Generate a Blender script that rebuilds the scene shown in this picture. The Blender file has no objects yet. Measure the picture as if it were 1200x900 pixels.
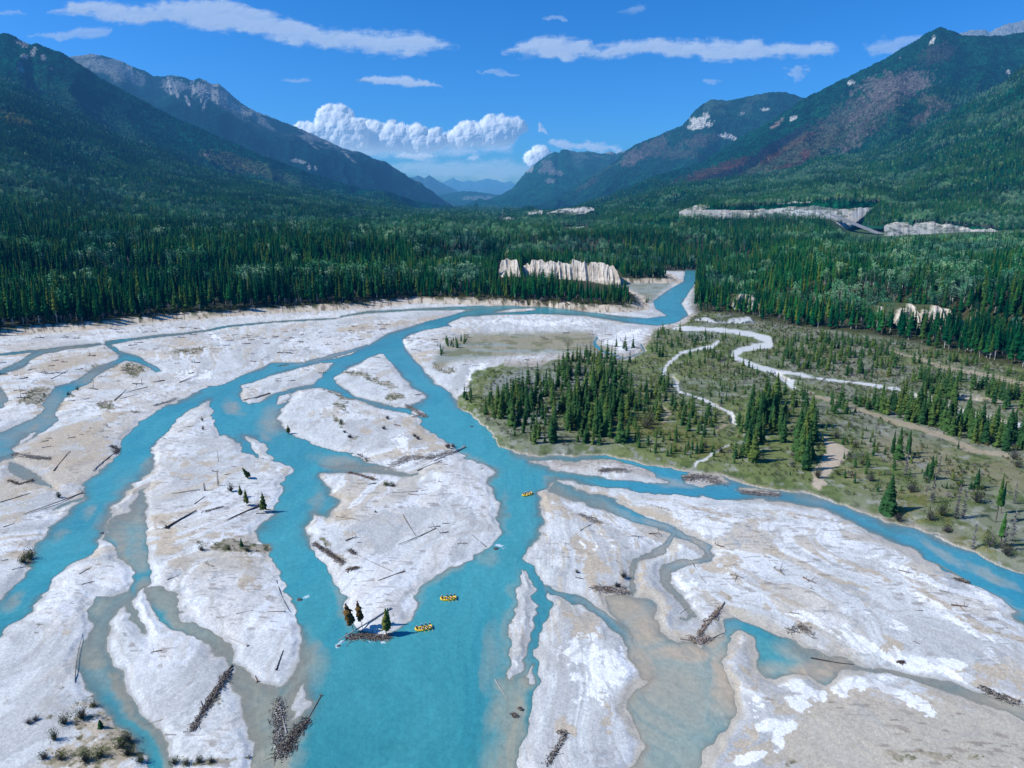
import bpy, math, random
import numpy as np
from mathutils import Vector, Matrix

random.seed(7)
RNG = np.random.default_rng(11)
SC = bpy.context.scene
COL = SC.collection

# ------------------------------------------------------------------ camera
CAM = (0.0, 0.0, 120.0)
F = 833.0                      # focal length in pixels of a 1200 px wide frame
PITCH = math.radians(14.45)
CP, SP = math.cos(PITCH), math.sin(PITCH)
cd = bpy.data.cameras.new('camera'); cam = bpy.data.objects.new('camera', cd); COL.objects.link(cam)
cam.location = CAM; cam.rotation_euler = (math.radians(90) - PITCH, 0, 0)
cd.sensor_width = 36; cd.lens = F / 1200 * 36; cd.clip_start = 1; cd.clip_end = 250000
SC.camera = cam

def ray(px, py):
    px = np.asarray(px, float); py = np.asarray(py, float)
    v = (py - 450) / F
    return (px - 600) / F, CP - v * SP, -SP - v * CP
def gnd(px, py, z=0.0):
    """point of the photograph -> place on the ground at height z"""
    dx, dy, dz = ray(px, py); t = (z - CAM[2]) / dz
    return dx * t, dy * t
def atY(px, py, Y):
    dx, dy, dz = ray(px, py); t = np.asarray(Y, float) / dy
    return dx * t, dy * t, CAM[2] + dz * t
def proj(x, y, z):
    zz = z - CAM[2]
    dep = y * CP - zz * SP
    up = y * SP + zz * CP
    return 600 + F * x / dep, 450 - F * up / dep, dep

# ------------------------------------------------------------------ noise
_T = RNG.random((256, 256)).astype(np.float32)
def vnoise(x, y, off=0):
    x = x + 37.17 * off; y = y - 51.3 * off
    xf = np.floor(x); yf = np.floor(y)
    xi = xf.astype(np.int64); yi = yf.astype(np.int64)
    u = (x - xf).astype(np.float32); v = (y - yf).astype(np.float32)
    u = u * u * u * (u * (u * 6 - 15) + 10); v = v * v * v * (v * (v * 6 - 15) + 10)
    x0 = xi & 255; x1 = (xi + 1) & 255; y0 = yi & 255; y1 = (yi + 1) & 255
    a = _T[x0, y0]; b = _T[x1, y0]; c = _T[x0, y1]; d = _T[x1, y1]
    return a + (b - a) * u + (c - a) * v + (a - b - c + d) * u * v
def fbm(x, y, scale, octs=4, off=0, gain=.5):
    r = 0; a = 1; s = 0
    ca, sa = math.cos(.6), math.sin(.6)
    X = x / scale; Y = y / scale
    for k in range(octs):
        r = r + a * vnoise(X, Y, off + k * 3); s += a; a *= gain
        X, Y = (X * ca - Y * sa) * 2.03, (X * sa + Y * ca) * 2.03
    return r / s
def ss(x, a=0., b=1.):
    t = np.clip((x - a) / (b - a), 0, 1); return t * t * (3 - 2 * t)
def mixc(c, col, f):
    f = np.clip(f, 0, 1)[..., None]; return c * (1 - f) + np.asarray(col, np.float32) * f

# ------------------------------------------------------------------ signed distances of drawn shapes (positive inside)
def poly_sd(X, Y, poly, chunk=400000):
    P = np.asarray(poly, np.float32); n = len(P)
    out = np.empty(X.shape, np.float32); xf = X.ravel(); yf = Y.ravel(); of = out.ravel()
    for s in range(0, xf.size, chunk):
        x = xf[s:s + chunk].astype(np.float32); y = yf[s:s + chunk].astype(np.float32)
        d = np.full(x.shape, 1e12, np.float32); ins = np.zeros(x.shape, bool)
        for i in range(n):
            ax, ay = P[i]; bx, by = P[(i + 1) % n]
            ex, ey = bx - ax, by - ay; L = ex * ex + ey * ey + 1e-9
            t = np.clip(((x - ax) * ex + (y - ay) * ey) / L, 0, 1)
            qx = x - ax - ex * t; qy = y - ay - ey * t
            np.minimum(d, qx * qx + qy * qy, out=d)
            if ay != by:
                c = ((ay > y) != (by > y)); ins ^= c & (x < ex * (y - ay) / (by - ay) + ax)
        of[s:s + chunk] = np.where(ins, 1, -1) * np.sqrt(d)
    return of.reshape(X.shape)
def line_sd(X, Y, pts, chunk=400000):
    """pts (x, y, width): positive inside the stroke"""
    out = np.full(X.shape, -1e6, np.float32)
    for (ax, ay, aw), (bx, by, bw) in zip(pts[:-1], pts[1:]):
        ex, ey = bx - ax, by - ay; L = ex * ex + ey * ey + 1e-9
        t = np.clip(((X - ax) * ex + (Y - ay) * ey) / L, 0, 1)
        d = np.hypot(X - ax - ex * t, Y - ay - ey * t)
        np.maximum(out, (aw + (bw - aw) * t) / 2 - d, out=out)
    return out
def inpoly(x, y, poly):
    x = np.asarray(x); y = np.asarray(y); ins = np.zeros(x.shape, bool); n = len(poly)
    for i in range(n):
        ax, ay = poly[i]; bx, by = poly[(i + 1) % n]
        if ay != by: ins ^= ((ay > y) != (by > y)) & (x < (bx - ax) * (y - ay) / (by - ay) + ax)
    return ins
class Paint:
    """draws shapes onto a grid of ground points addressed by their photograph coordinates"""
    def __init__(s, cols, rows, X, Y): s.c, s.r, s.X, s.Y = cols, rows, X, Y
    def box(s, pts, m):
        xs = [p[0] for p in pts]; ys = [p[1] for p in pts]
        i0, i1 = np.searchsorted(s.r, [min(ys) - m, max(ys) + m]); j0, j1 = np.searchsorted(s.c, [min(xs) - m, max(xs) + m])
        return slice(i0, i1), slice(j0, j1)
    def add(s, A, pts, kind='poly', m=40, op='max', w=0):
        b = s.box(pts, m)
        if b[0].start >= b[0].stop or b[1].start >= b[1].stop: return
        sd = poly_sd(s.X[b], s.Y[b], pts) if kind == 'poly' else line_sd(s.X[b], s.Y[b], pts)
        if op == 'max': A[b] = np.maximum(A[b], sd + w)
        else: A[b] = np.minimum(A[b], -sd)
    def blob(s, A, cx, cy, rx, ry, ang=0, v=1.):
        """soft spot"""
        b = s.box([(cx - rx * 2, cy - rx * 2), (cx + rx * 2, cy + rx * 2)] if rx > ry else [(cx - ry * 2, cy - ry * 2), (cx + ry * 2, cy + ry * 2)], 2)
        ca, sa = math.cos(math.radians(ang)), math.sin(math.radians(ang))
        x = s.X[b] - cx; y = s.Y[b] - cy
        q = ((x * ca + y * sa) / rx) ** 2 + ((-x * sa + y * ca) / ry) ** 2
        A[b] = np.maximum(A[b], v * np.exp(-q * q * .7 - q * .4))

# ------------------------------------------------------------------ the river, traced from the photograph
W_MAIN = [(803,316),(801,330),(784,339),(765,353),(768,362),(782,370),(758,373),(723,370),(700,367),(672,363),(642,360),(595,358),(563,359),(527,370),(500,377),(480,383),(456,390),(432,404),(410,416),(380,421),(358,424),(316,425),(306,431),(280,441),(258,450),(240,454),(206,473),(188,477),(176,484),(160,495),(154,503),(142,522),(138,529),(128,541),(109,556),(96,568),(96,583),(84,596),(66,616),(48,638),(38,652),(34,662),(26,668),(12,682),(0,696),(-70,765),(-150,860),(-150,960),(-70,840),(0,742),(29,720),(54,691),(74,670),(100,648),(114,633),(120,620),(126,610),(136,594),(148,576),(164,560),(182,547),(182,541),(180,531),(186,517),(208,493),(230,477),(240,471),(244,470),(248,487),(250,503),(258,511),(268,510),(278,517),(284,529),(300,533),(324,540),(334,546),(339,553),(334,566),(324,582),(321,592),(324,598),(315,604),(312,614),(302,622),(302,632),(310,640),(314,656),(328,690),(340,716),(350,742),(352,757),(350,772),(340,790),(322,801),(300,796),(277,776),(273,783),(280,833),(293,877),(290,900),(284,960),(280,1180),(560,1180),(578,1060),(607,900),(617,863),(630,830),(638,803),(630,798),(607,793),(592,797),(588,795),(592,777),(600,743),(602,700),(603,676),(607,671),(612,656),(617,651),(633,633),(640,610),(639,596),(638,578),(644,568),(650,563),(667,563),(683,568),(733,572),(780,579),(840,584),(883,587),(930,591),(960,598),(1000,612),(1033,627),(1070,645),(1097,660),(1118,672),(1133,684),(1147,687),(1177,710),(1200,727),(1290,800),(1420,900),(1460,860),(1340,770),(1260,710),(1200,677),(1167,662),(1147,648),(1100,629),(1060,617),(1013,598),(967,585),(933,579),(883,568),(843,560),(800,550),(753,542),(717,535),(667,533),(630,533),(604,531),(597,527),(584,520),(573,510),(566,500),(556,490),(548,483),(541,477),(530,462),(514,449),(498,436),(487,423),(480,413),(473,405),(472,398),(480,393),(497,387),(520,383),(527,382),(530,389),(540,392),(534,384),(524,380),(540,372),(580,369),(640,368),(690,371),(730,378),(770,382),(790,379),(808,370),(802,362),(799,356),(806,345),(815,332),(820,318),(812,316)]
W_POLYS = [
 # far west channel
 [(120,403),(128,402),(140,411),(156,415),(164,419),(176,426),(190,434),(183,436),(170,430),(158,424),(146,423),(120,437),(100,451),(88,457),(72,469),(64,483),(70,491),(50,507),(28,521),(17,527),(18,539),(6,541),(0,546),(-60,570),(-160,620),(-160,560),(-60,525),(0,504),(24,495),(44,485),(54,469),(64,453),(88,445),(104,433),(138,421),(139,416),(130,410)],
 [(-40,447),(0,453),(8,462),(12,470),(4,477),(-30,486),(-60,470)],
 # south west channel
 [(175,570),(166,574),(160,584),(152,599),(130,607),(122,616),(118,622),(120,632),(136,652),(150,666),(158,678),(150,690),(128,700),(112,700),(104,722),(102,743),(98,765),(96,785),(100,807),(113,827),(133,853),(150,874),(170,902),(190,960),(250,1100),(300,1100),(240,960),(203,902),(187,870),(173,843),(158,823),(147,807),(139,790),(133,777),(129,762),(128,750),(127,740),(130,728),(143,712),(150,706),(163,693),(172,686),(178,680),(176,668),(175,660),(176,648),(177,636),(174,628),(170,620),(172,611),(174,600),(173,586),(172,574)],
 [(172,686),(184,684),(196,690),(213,698),(209,704),(207,711),(220,722),(233,730),(250,741),(267,753),(276,763),(277,775),(272,784),(264,768),(240,751),(222,742),(207,733),(190,722),(177,710),(172,700)],
 # east side channels
 [(648,562),(676,572),(712,584),(748,598),(776,612),(792,622),(788,628),(770,622),(740,610),(712,597),(680,586),(655,580),(642,574)],
 [(612,656),(622,665),(631,682),(637,690),(638,705),(638,722),(636,738),(632,752),(633,775),(638,803),(630,798),(623,792),(624,778),(620,781),(614,793),(600,797),(588,797),(606,784),(616,768),(622,748),(624,722),(617,700),(622,694),(622,686),(612,672),(606,672),(603,664)],
 # shallow pond
 [(704,703),(722,700),(738,702),(756,704),(768,712),(776,736),(787,745),(798,749),(812,752),(822,757),(834,750),(846,738),(858,744),(858,780),(856,800),(856,842),(853,857),(833,880),(817,905),(800,1000),(790,1180),(680,1180),(720,960),(736,897),(750,868),(747,843),(742,818),(752,800),(758,785),(744,770),(740,752),(726,736),(712,718)],
 # turquoise pool on the east bar
 [(852,724),(860,721),(872,727),(895,737),(925,752),(955,766),(1000,774),(1000,782),(985,786),(972,796),(960,806),(945,790),(925,789),(912,794),(902,790),(893,781),(888,760),(880,745),(864,738),(852,744),(840,754),(826,757),(840,742)],
]
W_LINES = [
[(118,403,3),(96,406,4),(60,409,3),(0,416,3),(-100,428,4)],
 [(104,405,3),(76,408,5),(50,412,6),(34,419,8),(26,427,9),(8,433,6),(0,436,7),(-60,446,8)],
 [(126,402,6),(152,398,3.5),(180,394.5,3),(212,391.5,2.4),(240,388,2.6),(270,382,2.4),(320,377.5,2),(360,375,2),(400,373,1.5)],
 [(400,371,2),(430,366,3),(483,363,2.5),(540,361,4),(566,361,6)],
 [(358,424,3),(380,420,4),(410,412,4),(430,405,4)],
 [(784,624,6),(815,636,9),(832,644,12),(829,653,10),(815,659,8),(800,661,12),(787,668,16),(783,682,14),(790,697,11),(805,711,9),(814,719,7)],
 [(788,626,7),(784,633,7),(770,644,10),(754,650,9),(744,660,9),(743,676,8),(739,690,9),(736,704,9)],
 [(632,690,6),(643,695,10),(656,701,10),(680,712,11),(704,727,13),(720,738,14),(733,750,15),(745,768,18),(753,785,18)],
 [(628,770,9),(634,802,10)],
 [(812,719,5),(806,725,3),(798,724,3)],
 [(990,776,4),(1040,787,6),(1100,801,9),(1150,817,12),(1200,836,14),(1300,870,20)],
 [(150,706,8),(157,722,10),(168,732,9),(179,739,5)],
 [(16,546,10),(34,556,12),(50,566,8),(60,572,2)],
 [(375,550,10),(400,548,9),(440,552,8),(470,556,5),(492,557,2)],
 [(108,573,2),(92,584,4),(66,596,5),(60,600,2)],
 [(699,396,3),(697,404,4),(708,412,2.5),(733,420,2),(757,412,3),(752,404,2)],
 [(1060,463,1.2),(1100,478,3.5),(1150,490,3.5),(1180,498,2)],
 [(910,440,2),(922,448,2.5)],
 [(1126,468,3),(1148,473,2)],
 [(786,443,3),(793,449,2)],
 [(850,491,2),(858,498,3)],
]
ISLANDS = [
 [(281,461),(283,452),(296,449),(320,440),(352,431),(376,425),(390,425),(387,430),(380,436),(371,445),(370,450),(352,452),(334,458),(320,463),(302,472),(294,474),(286,470)],
 [(288,511),(300,515),(314,527),(323,537),(316,539),(302,531),(292,521)],
 [(324,474),(330,465),(341,462),(338,467),(330,474)],
 [(20,522),(24,516),(40,507),(46,505),(36,514),(26,521)],
 [(360,800),(357,818),(353,834),(344,848),(342,836),(347,817),(354,805)],
 [(623,540),(645,539),(667,540),(717,540),(747,547),(770,556),(785,564),(783,566),(760,565),(733,562),(683,555),(648,548)],
 [(450,415),(456,423),(467,437),(482,451),(497,464),(492,472),(480,478),(460,475),(440,471),(424,466),(406,457),(393,449),(390,442),(402,436),(404,434),(420,427),(430,420),(444,415)],
 [(376,454),(396,461),(420,471),(440,475),(460,480),(474,484),(486,488),(497,500),(527,520),(547,537),(568,546),(577,555),(572,563),(574,573),(582,587),(584,600),(582,623),(573,640),(562,650),(537,663),(510,673),(490,690),(480,713),(463,744),(457,749),(440,746),(425,742),(416,735),(402,712),(406,700),(392,680),(376,658),(368,640),(361,616),(366,603),(386,609),(396,594),(384,570),(374,545),(400,547),(440,549),(470,552),(440,542),(420,536),(388,528),(368,519),(346,511),(336,503),(330,494),(330,483),(340,465),(352,457)],
 [(605,670),(612,676),(622,686),(620,694),(617,700),(624,722),(622,748),(616,768),(606,784),(590,797),(588,795),(592,777),(600,743),(602,700)],
 [(618,790),(621,779),(627,792),(630,802),(620,803)],
 [(368,423),(392,417),(412,412),(420,411),(410,415),(392,420)],
 [(580,366),(600,362),(625,361),(628,363),(610,365)],
 [(530,381),(540,376),(580,372),(640,370),(690,373),(725,380),(738,382),(720,386),(690,385),(600,386),(550,391),(532,391),(526,386)],
 [(482,484),(488,479),(496,480),(500,487),(492,489)],
 [(800,557),(815,555),(835,559),(846,566),(828,570),(806,566)],
 [(866,573),(890,573),(915,578),(912,583),(885,582)],
]
SHALLOW = [ # px, py, rx, ry, angle, strength : pale water where the bed shows
 (275,478,14,8,20,.7),(322,492,16,20,60,.7),(310,512,8,5,40,.5),(175,545,18,8,-30,.75),(105,600,12,5,-50,.55),(70,630,12,5,-48,.4),(10,705,16,6,-40,.6),
 (152,600,22,40,10,.95),(135,620,22,16,0,1.0),(165,625,14,34,0,.75),(122,715,18,22,25,.8),(118,760,16,26,0,.7),(140,812,12,26,-25,.95),(185,868,8,30,-28,.9),
 (205,705,40,14,30,1.0),(245,742,34,14,36,1.0),(160,725,16,10,30,.9),(120,790,16,20,0,.4),
 (310,838,34,60,-8,1.0),(325,790,36,18,0,1.0),(358,775,14,34,0,.75),(345,850,16,50,0,.7),(372,782,18,22,0,.45),(400,705,8,30,-20,.5),
 (480,706,6,40,30,.75),(520,672,24,6,-35,.7),(568,655,12,10,0,.6),(574,560,10,16,10,.55),(590,600,6,26,0,.4),(556,540,22,6,30,.6),
 (398,597,12,10,0,.75),(372,590,8,16,20,.4),(405,543,36,8,8,.9),(450,551,40,7,5,1.0),(30,553,34,14,15,1.0),
 (600,740,7,60,0,.55),(598,830,22,60,15,.75),(615,800,22,14,0,.85),(585,880,20,50,20,.6),(600,860,10,70,12,.6),(575,770,14,40,8,.3),
 (660,578,24,7,22,.85),(720,597,40,7,24,.55),(770,617,26,6,26,.7),(820,638,22,8,30,.95),(800,660,26,8,0,.95),(785,680,14,26,0,1.0),(806,712,18,10,40,.8),
 (765,648,24,10,-30,1.0),(742,675,12,30,0,.9),(705,730,44,20,36,.35),(745,770,16,26,-20,.6),
 (722,712,44,24,20,1.1),(760,735,40,26,0,1.1),(745,800,30,60,0,1.1),(850,800,20,60,0,1.0),(740,870,26,70,0,1.1),(800,762,60,16,0,1.0),(780,830,80,80,0,.95),(790,900,70,80,0,.9),(790,960,80,80,0,.9),
 (840,750,16,12,0,1.0),(905,782,20,12,0,.7),(950,785,40,20,0,1.1),(930,765,30,12,20,.6),(975,780,30,14,0,1.0),(1060,790,80,10,16,.75),(1180,828,80,14,16,.95),
 (620,534,20,5,0,.4),(790,565,30,6,10,.5),(960,590,26,5,16,.35),(1110,650,40,6,28,.55),(1160,672,36,6,30,.5),(1190,720,30,6,38,.5),
 (183,431,12,8,30,.3),(110,436,30,10,-30,.85),(60,480,26,20,-40,.75),(30,505,40,20,-30,.6),(10,535,30,12,0,.4),(4,465,16,16,0,1.0),(40,500,10,4,-40,1.0),
 (70,409,60,5,0,.7),(40,420,40,8,-20,.55),(400,370,120,4,-4,.55),(585,377,40,3,0,.4),(120,690,18,10,0,.9),(645,560,8,4,0,.5),(380,418,40,4,-14,.8),
]
SH_LINES = [
 ([(172,575,16),(162,600,34),(150,625,34),(160,655,30)], .8), ([(130,620,14),(140,645,14),(152,668,8)], 1.0), ([(172,690,24),(205,704,30),(235,735,28),(265,765,24)], 1.05),
 ([(150,698,16),(128,714,26),(116,740,24),(112,775,26)], .85), ([(128,790,12),(142,820,12),(165,850,10),(196,895,8)], .9), ([(290,790,40),(305,830,60),(312,880,60),(310,960,60)], 1.05), ([(340,800,30),(350,770,20),(356,750,8)], .8),
 ([(340,820,30),(338,860,30)], .9), ([(592,800,18),(605,830,30),(600,870,26),(585,930,30)], .8), ([(150,707,8),(158,722,9),(168,732,8),(179,739,6)], 1.0), ([(596,690,4),(594,740,6),(586,785,8)], .55), ([(484,705,8),(505,678,8),(540,662,6)], .6),
 ([(784,624,6),(815,636,9),(830,650,10),(800,661,14),(785,678,16),(790,697,12),(810,716,8)], .7), ([(788,628,7),(770,644,10),(752,652,9),(743,676,8),(737,702,9)], .75), ([(640,693,6),(680,712,10),(720,740,13),(750,778,16)], .3),
]
# right bank meadow and other vegetated ground
VEG = [
 [(543,470),(548,482),(573,508),(584,518),(597,526),(630,530),(667,532),(717,533),(753,539),(800,547),(843,556),(883,565),(933,576),(967,582),(1013,594),(1060,612),(1100,625),(1147,643),(1167,657),(1200,668),(1460,780),(1460,330),(1200,330),(1000,345),(860,350),(815,372),(800,384),(767,391),(763,400),(753,412),(742,424),(700,424),(660,424),(633,432),(590,433),(556,441),(549,450),(556,462)],
]
VEG_GREY = [
 [(503,433),(507,417),(523,398),(543,389),(600,388),(640,387),(693,386),(701,397),(727,408),(726,415),(700,422),(647,419),(587,423),(533,429),(513,438)],
 [(690,328),(735,326),(800,327),(775,345),(766,356),(745,364),(700,366),(690,364)],
]
VEG_SPOTS = [ # px, py, rx, ry, angle, strength: scrub growing on the bars
 (45,466,20,8,-14,1),(62,476,10,5,0,.9),(76,462,12,4,10,.8),(155,434,14,9,0,.9),(118,430,20,5,-8,.8),(222,413,22,6,-4,.75),(125,477,11,5,-4,1),(45,460,8,4,-20,.9),(44,462,10,5,0,.9),
 (420,440,20,4,14,.9),(445,449,24,4,14,.9),(465,467,12,5,0,.8),(398,463,18,6,25,.9),(400,478,12,6,10,.7),(398,497,4,8,-30,.9),(409,514,7,6,0,.5),
 (280,645,34,8,0,1.0),(240,643,14,6,0,.7),(386,640,12,4,40,.9),(403,655,9,3,30,.8),(34,655,9,8,-30,.9),(28,582,10,3,0,.3),
 (100,828,36,16,20,.55),(120,880,60,34,-10,.6),(90,862,36,24,0,.5),(70,892,40,30,0,.5),(146,876,14,26,-35,.75),(60,845,14,6,-20,.8),
 (240,893,40,4,-3,.9),(520,433,14,6,10,.9),(232,643,10,4,0,.6),(826,690,8,5,20,.4),(855,700,10,6,10,.35),(1090,890,60,12,0,.35),(930,895,20,10,0,.3),(1120,885,20,6,0,.5),
 (340,872,8,22,-10,.8),(360,860,9,14,20,.8),(256,820,10,26,30,.5),
]
SAND = [ # px, py, rx, ry, angle, strength : tan sand on the bars
 (75,425,34,9,-10,1),(110,418,26,7,-8,.9),(40,420,16,5,0,.6),(20,441,20,6,0,.5),(30,463,16,8,0,.7),(220,405,34,7,0,.7),(150,434,26,9,-6,.7),
 (90,505,30,12,0,.8),(55,520,26,8,0,.7),(110,520,22,12,10,.8),(130,488,20,8,0,.6),(80,545,30,9,0,.7),(115,535,24,9,0,.8),(60,478,30,10,0,.7),(30,560,26,8,10,.7),(20,590,30,8,-12,.6),(40,575,26,6,-10,.7),(16,610,20,8,-10,.8),(24,650,16,8,-20,.7),
 (212,545,30,5,6,.7),(230,562,40,6,4,.8),(190,612,16,8,0,.8),(200,640,20,16,20,.8),(215,655,12,12,0,.8),(240,633,44,6,0,.6),(160,555,10,4,0,.3),
 (100,660,18,12,10,.5),(112,655,10,16,-30,.4),(110,690,16,10,0,.4),(70,745,8,20,0,.35),(305,545,16,14,0,.35),(105,826,34,8,-8,.8),(120,850,50,20,-10,1),(110,885,70,30,0,.9),(150,885,20,24,0,.8),
 (260,632,40,6,0,.6),(290,680,14,30,-20,.35),(400,585,20,6,10,.5),(405,605,16,7,0,.8),(412,630,12,5,0,.6),(400,555,16,3,0,.4),
 (478,500,22,10,30,.7),(498,515,20,12,40,.9),(475,530,30,10,0,.7),(510,528,20,6,0,.6),(450,497,14,6,0,.5),(425,505,12,6,0,.3),(415,470,12,9,20,.4),
 (480,378,60,4,-8,.6),(340,385,40,6,-6,.5),(280,397,30,6,-5,.4),(200,398,40,5,-4,.4),(420,385,30,4,-6,.6),(300,395,50,4,0,.4),
 (648,590,12,14,20,1),(665,600,22,8,24,1),(690,610,22,5,20,.7),(700,580,30,4,24,.8),(735,592,26,4,24,.8),(765,600,26,4,24,.8),(780,608,30,3,20,.6),
 (683,640,12,16,-10,1),(690,650,14,8,0,.8),(700,665,12,14,0,.8),(664,645,12,3,35,.6),(693,690,12,10,0,.5),(700,630,8,6,0,.4),(735,655,6,12,0,.4),(757,664,5,16,-5,.8),(752,690,10,20,-10,.7),
 (685,738,20,14,40,1),(664,722,8,4,0,.5),(700,752,10,6,40,.8),(660,852,18,10,-10,.8),(672,858,12,10,0,.6),(720,835,5,16,0,.5),(718,850,6,10,0,.6),
 (835,668,26,7,8,1),(850,660,20,6,0,.8),(815,672,14,6,20,.7),(855,700,16,6,24,.8),(805,678,8,12,-20,.5),(897,693,10,7,20,.7),(900,710,8,5,10,.6),(935,710,26,3,26,.8),(935,738,14,8,20,.7),(880,705,30,3,24,.4),(950,735,18,5,10,.4),
 (866,762,7,24,-4,1),(862,800,7,44,8,1),(885,790,6,20,-30,1),(898,780,7,20,-35,.8),(917,835,12,8,0,1),(888,808,7,9,0,.8),(905,872,26,6,-30,.9),(870,890,20,8,-20,.7),(1040,760,16,7,20,.9),(1030,752,8,6,60,.7),
 (1010,668,50,4,14,.7),(1060,690,40,4,18,.7),(1090,710,30,8,16,.9),(1030,620,50,3,20,.8),(960,612,60,3,14,.6),(850,606,40,3,10,.8),(1150,735,44,7,22,.8),(1190,750,24,8,24,.7),(1000,690,60,3,18,.5),(905,650,14,4,8,.7),(840,612,16,3,10,.8),(900,600,30,2.4,12,.5),
 (1020,830,140,30,8,.9),(1120,860,130,40,10,1),(1050,880,140,40,0,1),(960,870,50,40,0,.8),(1180,840,60,26,10,.9),(1130,820,60,12,14,.8),(975,850,40,24,0,.85),(1150,790,60,14,16,.6),
 (800,745,30,6,20,.5),(770,740,10,30,-10,.8),(780,720,10,20,-20,.6),(510,420,60,8,0,.4),(620,402,60,5,0,.8),(760,400,20,8,-10,.4),(730,395,30,4,0,.3),(880,860,14,50,10,.3),
 (695,660,26,30,0,.4),(735,640,40,14,20,.15),(845,735,20,10,0,.4),
]
WHITE = [ # bright dry silt
 (925,805,14,30,-25,1),(900,770,8,30,-12,1),(940,815,24,10,10,.9),(985,805,20,16,-35,1),(1020,800,24,12,-20,1),(1050,815,40,8,24,1),(1085,835,30,6,20,1),(870,745,8,12,0,1),(880,830,18,14,0,1),(905,850,20,6,0,.8),(920,860,10,20,10,.8),(880,890,24,6,-20,.9),(1060,775,30,8,24,1),(1110,777,26,6,10,1),(1110,790,30,5,24,.9),(1045,740,50,6,24,.5),
 (1100,720,60,6,28,.9),(1150,745,30,5,26,.9),(1060,670,60,5,22,.7),(1150,700,30,6,40,.8),(960,735,40,8,20,.5),(1000,755,30,8,10,.6),(1180,655,30,6,30,.8),(800,690,10,30,-30,.7),(813,690,12,12,0,.8),
 (540,690,10,30,40,.4),(470,520,10,12,0,.8),(700,640,30,20,0,.2),(690,770,26,20,20,.9),(720,780,16,20,0,.8),(700,800,30,30,0,.6),(620,395,60,4,0,.5),(300,440,30,4,-10,.6),(640,378,70,5,0,.6),(250,395,20,3,35,.8),(230,440,30,8,0,.5),(350,395,10,5,-30,.6),(150,450,20,6,10,.5),
 (630,410,80,5,0,.7),(560,440,16,10,-30,.8),(740,395,30,8,-10,.8),(720,408,26,5,0,.8),(690,428,40,4,0,.6),(800,372,20,4,-10,.7),(945,560,20,10,0,.1),
]
GREY = [ # grey stones and dull damp gravel
 (215,730,30,30,0,.3),(150,690,16,10,0,.7),(130,700,18,10,-20,.8),(750,750,10,16,0,.9),(760,770,10,30,-20,.7),(1140,690,50,12,22,.7),(1010,730,60,16,22,.45),(1100,760,80,12,20,.6),(980,690,60,8,20,.35),(1150,800,60,8,16,.5),
 (895,830,12,10,0,.5),(880,880,60,24,0,.7),(980,840,14,30,0,.5),(930,870,16,26,0,.5),(800,735,26,16,30,.5),(840,740,16,12,0,.5),(600,780,8,20,0,.2),(880,640,60,5,14,.3),(960,660,80,5,18,.35),(560,660,30,5,-30,.35),(520,600,20,4,20,.3),(505,500,20,8,30,.3),
]
PATHS = [
 ([(790,387,5),(800,388,6),(833,390,5),(860,392,5),(883,396,7),(900,402,8),(901,408,7),(890,409,7),(870,414,7),(860,419,7),(864,425,7),(883,433,6),(905,438,5),(917,447,6),(926,452,7),(931,459,7)], 'gravel'),
 ([(905,437,3),(930,443,2.5),(967,448,3.5),(1017,455,4),(1060,463,3),(1100,477,5),(1150,491,5),(1183,501,5),(1240,516,5)], 'gravel'),
 ([(842,404,3),(836,410,4),(820,412,3),(800,417,3),(790,424,4),(782,432,4),(777,441,4)], 'gravel'),
 ([(777,441,1),(785,443,1.5),(793,452,4),(797,462,3),(812,468,3),(830,475,3.5),(845,484,3.5),(855,491,3.5),(860,500,3)], 'gravel'),
 ([(858,500,3),(848,504,2.4),(835,510,1.6)], 'dirt'),
 ([(851,527,2),(840,535,3),(826,543,3),(818,548,1.5)], 'gravel'),
 ([(944,462,3),(960,470,4),(993,480,4),(1033,493,5),(1083,510,5),(1133,527,6),(1180,538,5),(1240,556,5)], 'dirt'),
 ([(1040,412,2),(1053,418,3),(1075,424,3),(1100,433,4),(1150,443,5),(1187,452,4),(1260,466,4)], 'dirt'),
 ([(1120,468,1),(1150,471,2.5),(1200,483,4),(1260,496,4)], 'dirt'),
 ([(838,478,2),(846,490,1.6),(848,502,1)], 'dirt'),
 ([(776,475,3),(782,490,5),(780,500,3)], 'dirt'),
]
LAUNCH = [(963,515),(975,519),(987,530),(992,538),(985,545),(978,553),(974,562),(968,574),(958,577),(950,572),(955,560),(962,548),(967,536),(966,526)]
BANK = [(-700,460),(-260,420),(-60,399),(0,391),(50,387.5),(90,385),(120,382.5),(150,378.5),(170,377),(200,373),(240,371),(300,366),(350,363),(400,361),(440,357),(483,353),(530,353.5),(587,355),(640,358),(683,361),(715,363.5),(738,362),(736,350),(720,341),(690,334),(672,330)]  # foot of the west forest
BANK_R = [(811,362),(818,370),(842,369),(862,372),(885,378),(920,384),(985,391),(1040,400),(1100,413),(1150,426),(1200,437),(1300,458),(1460,490)]  # foot of the east forest

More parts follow.
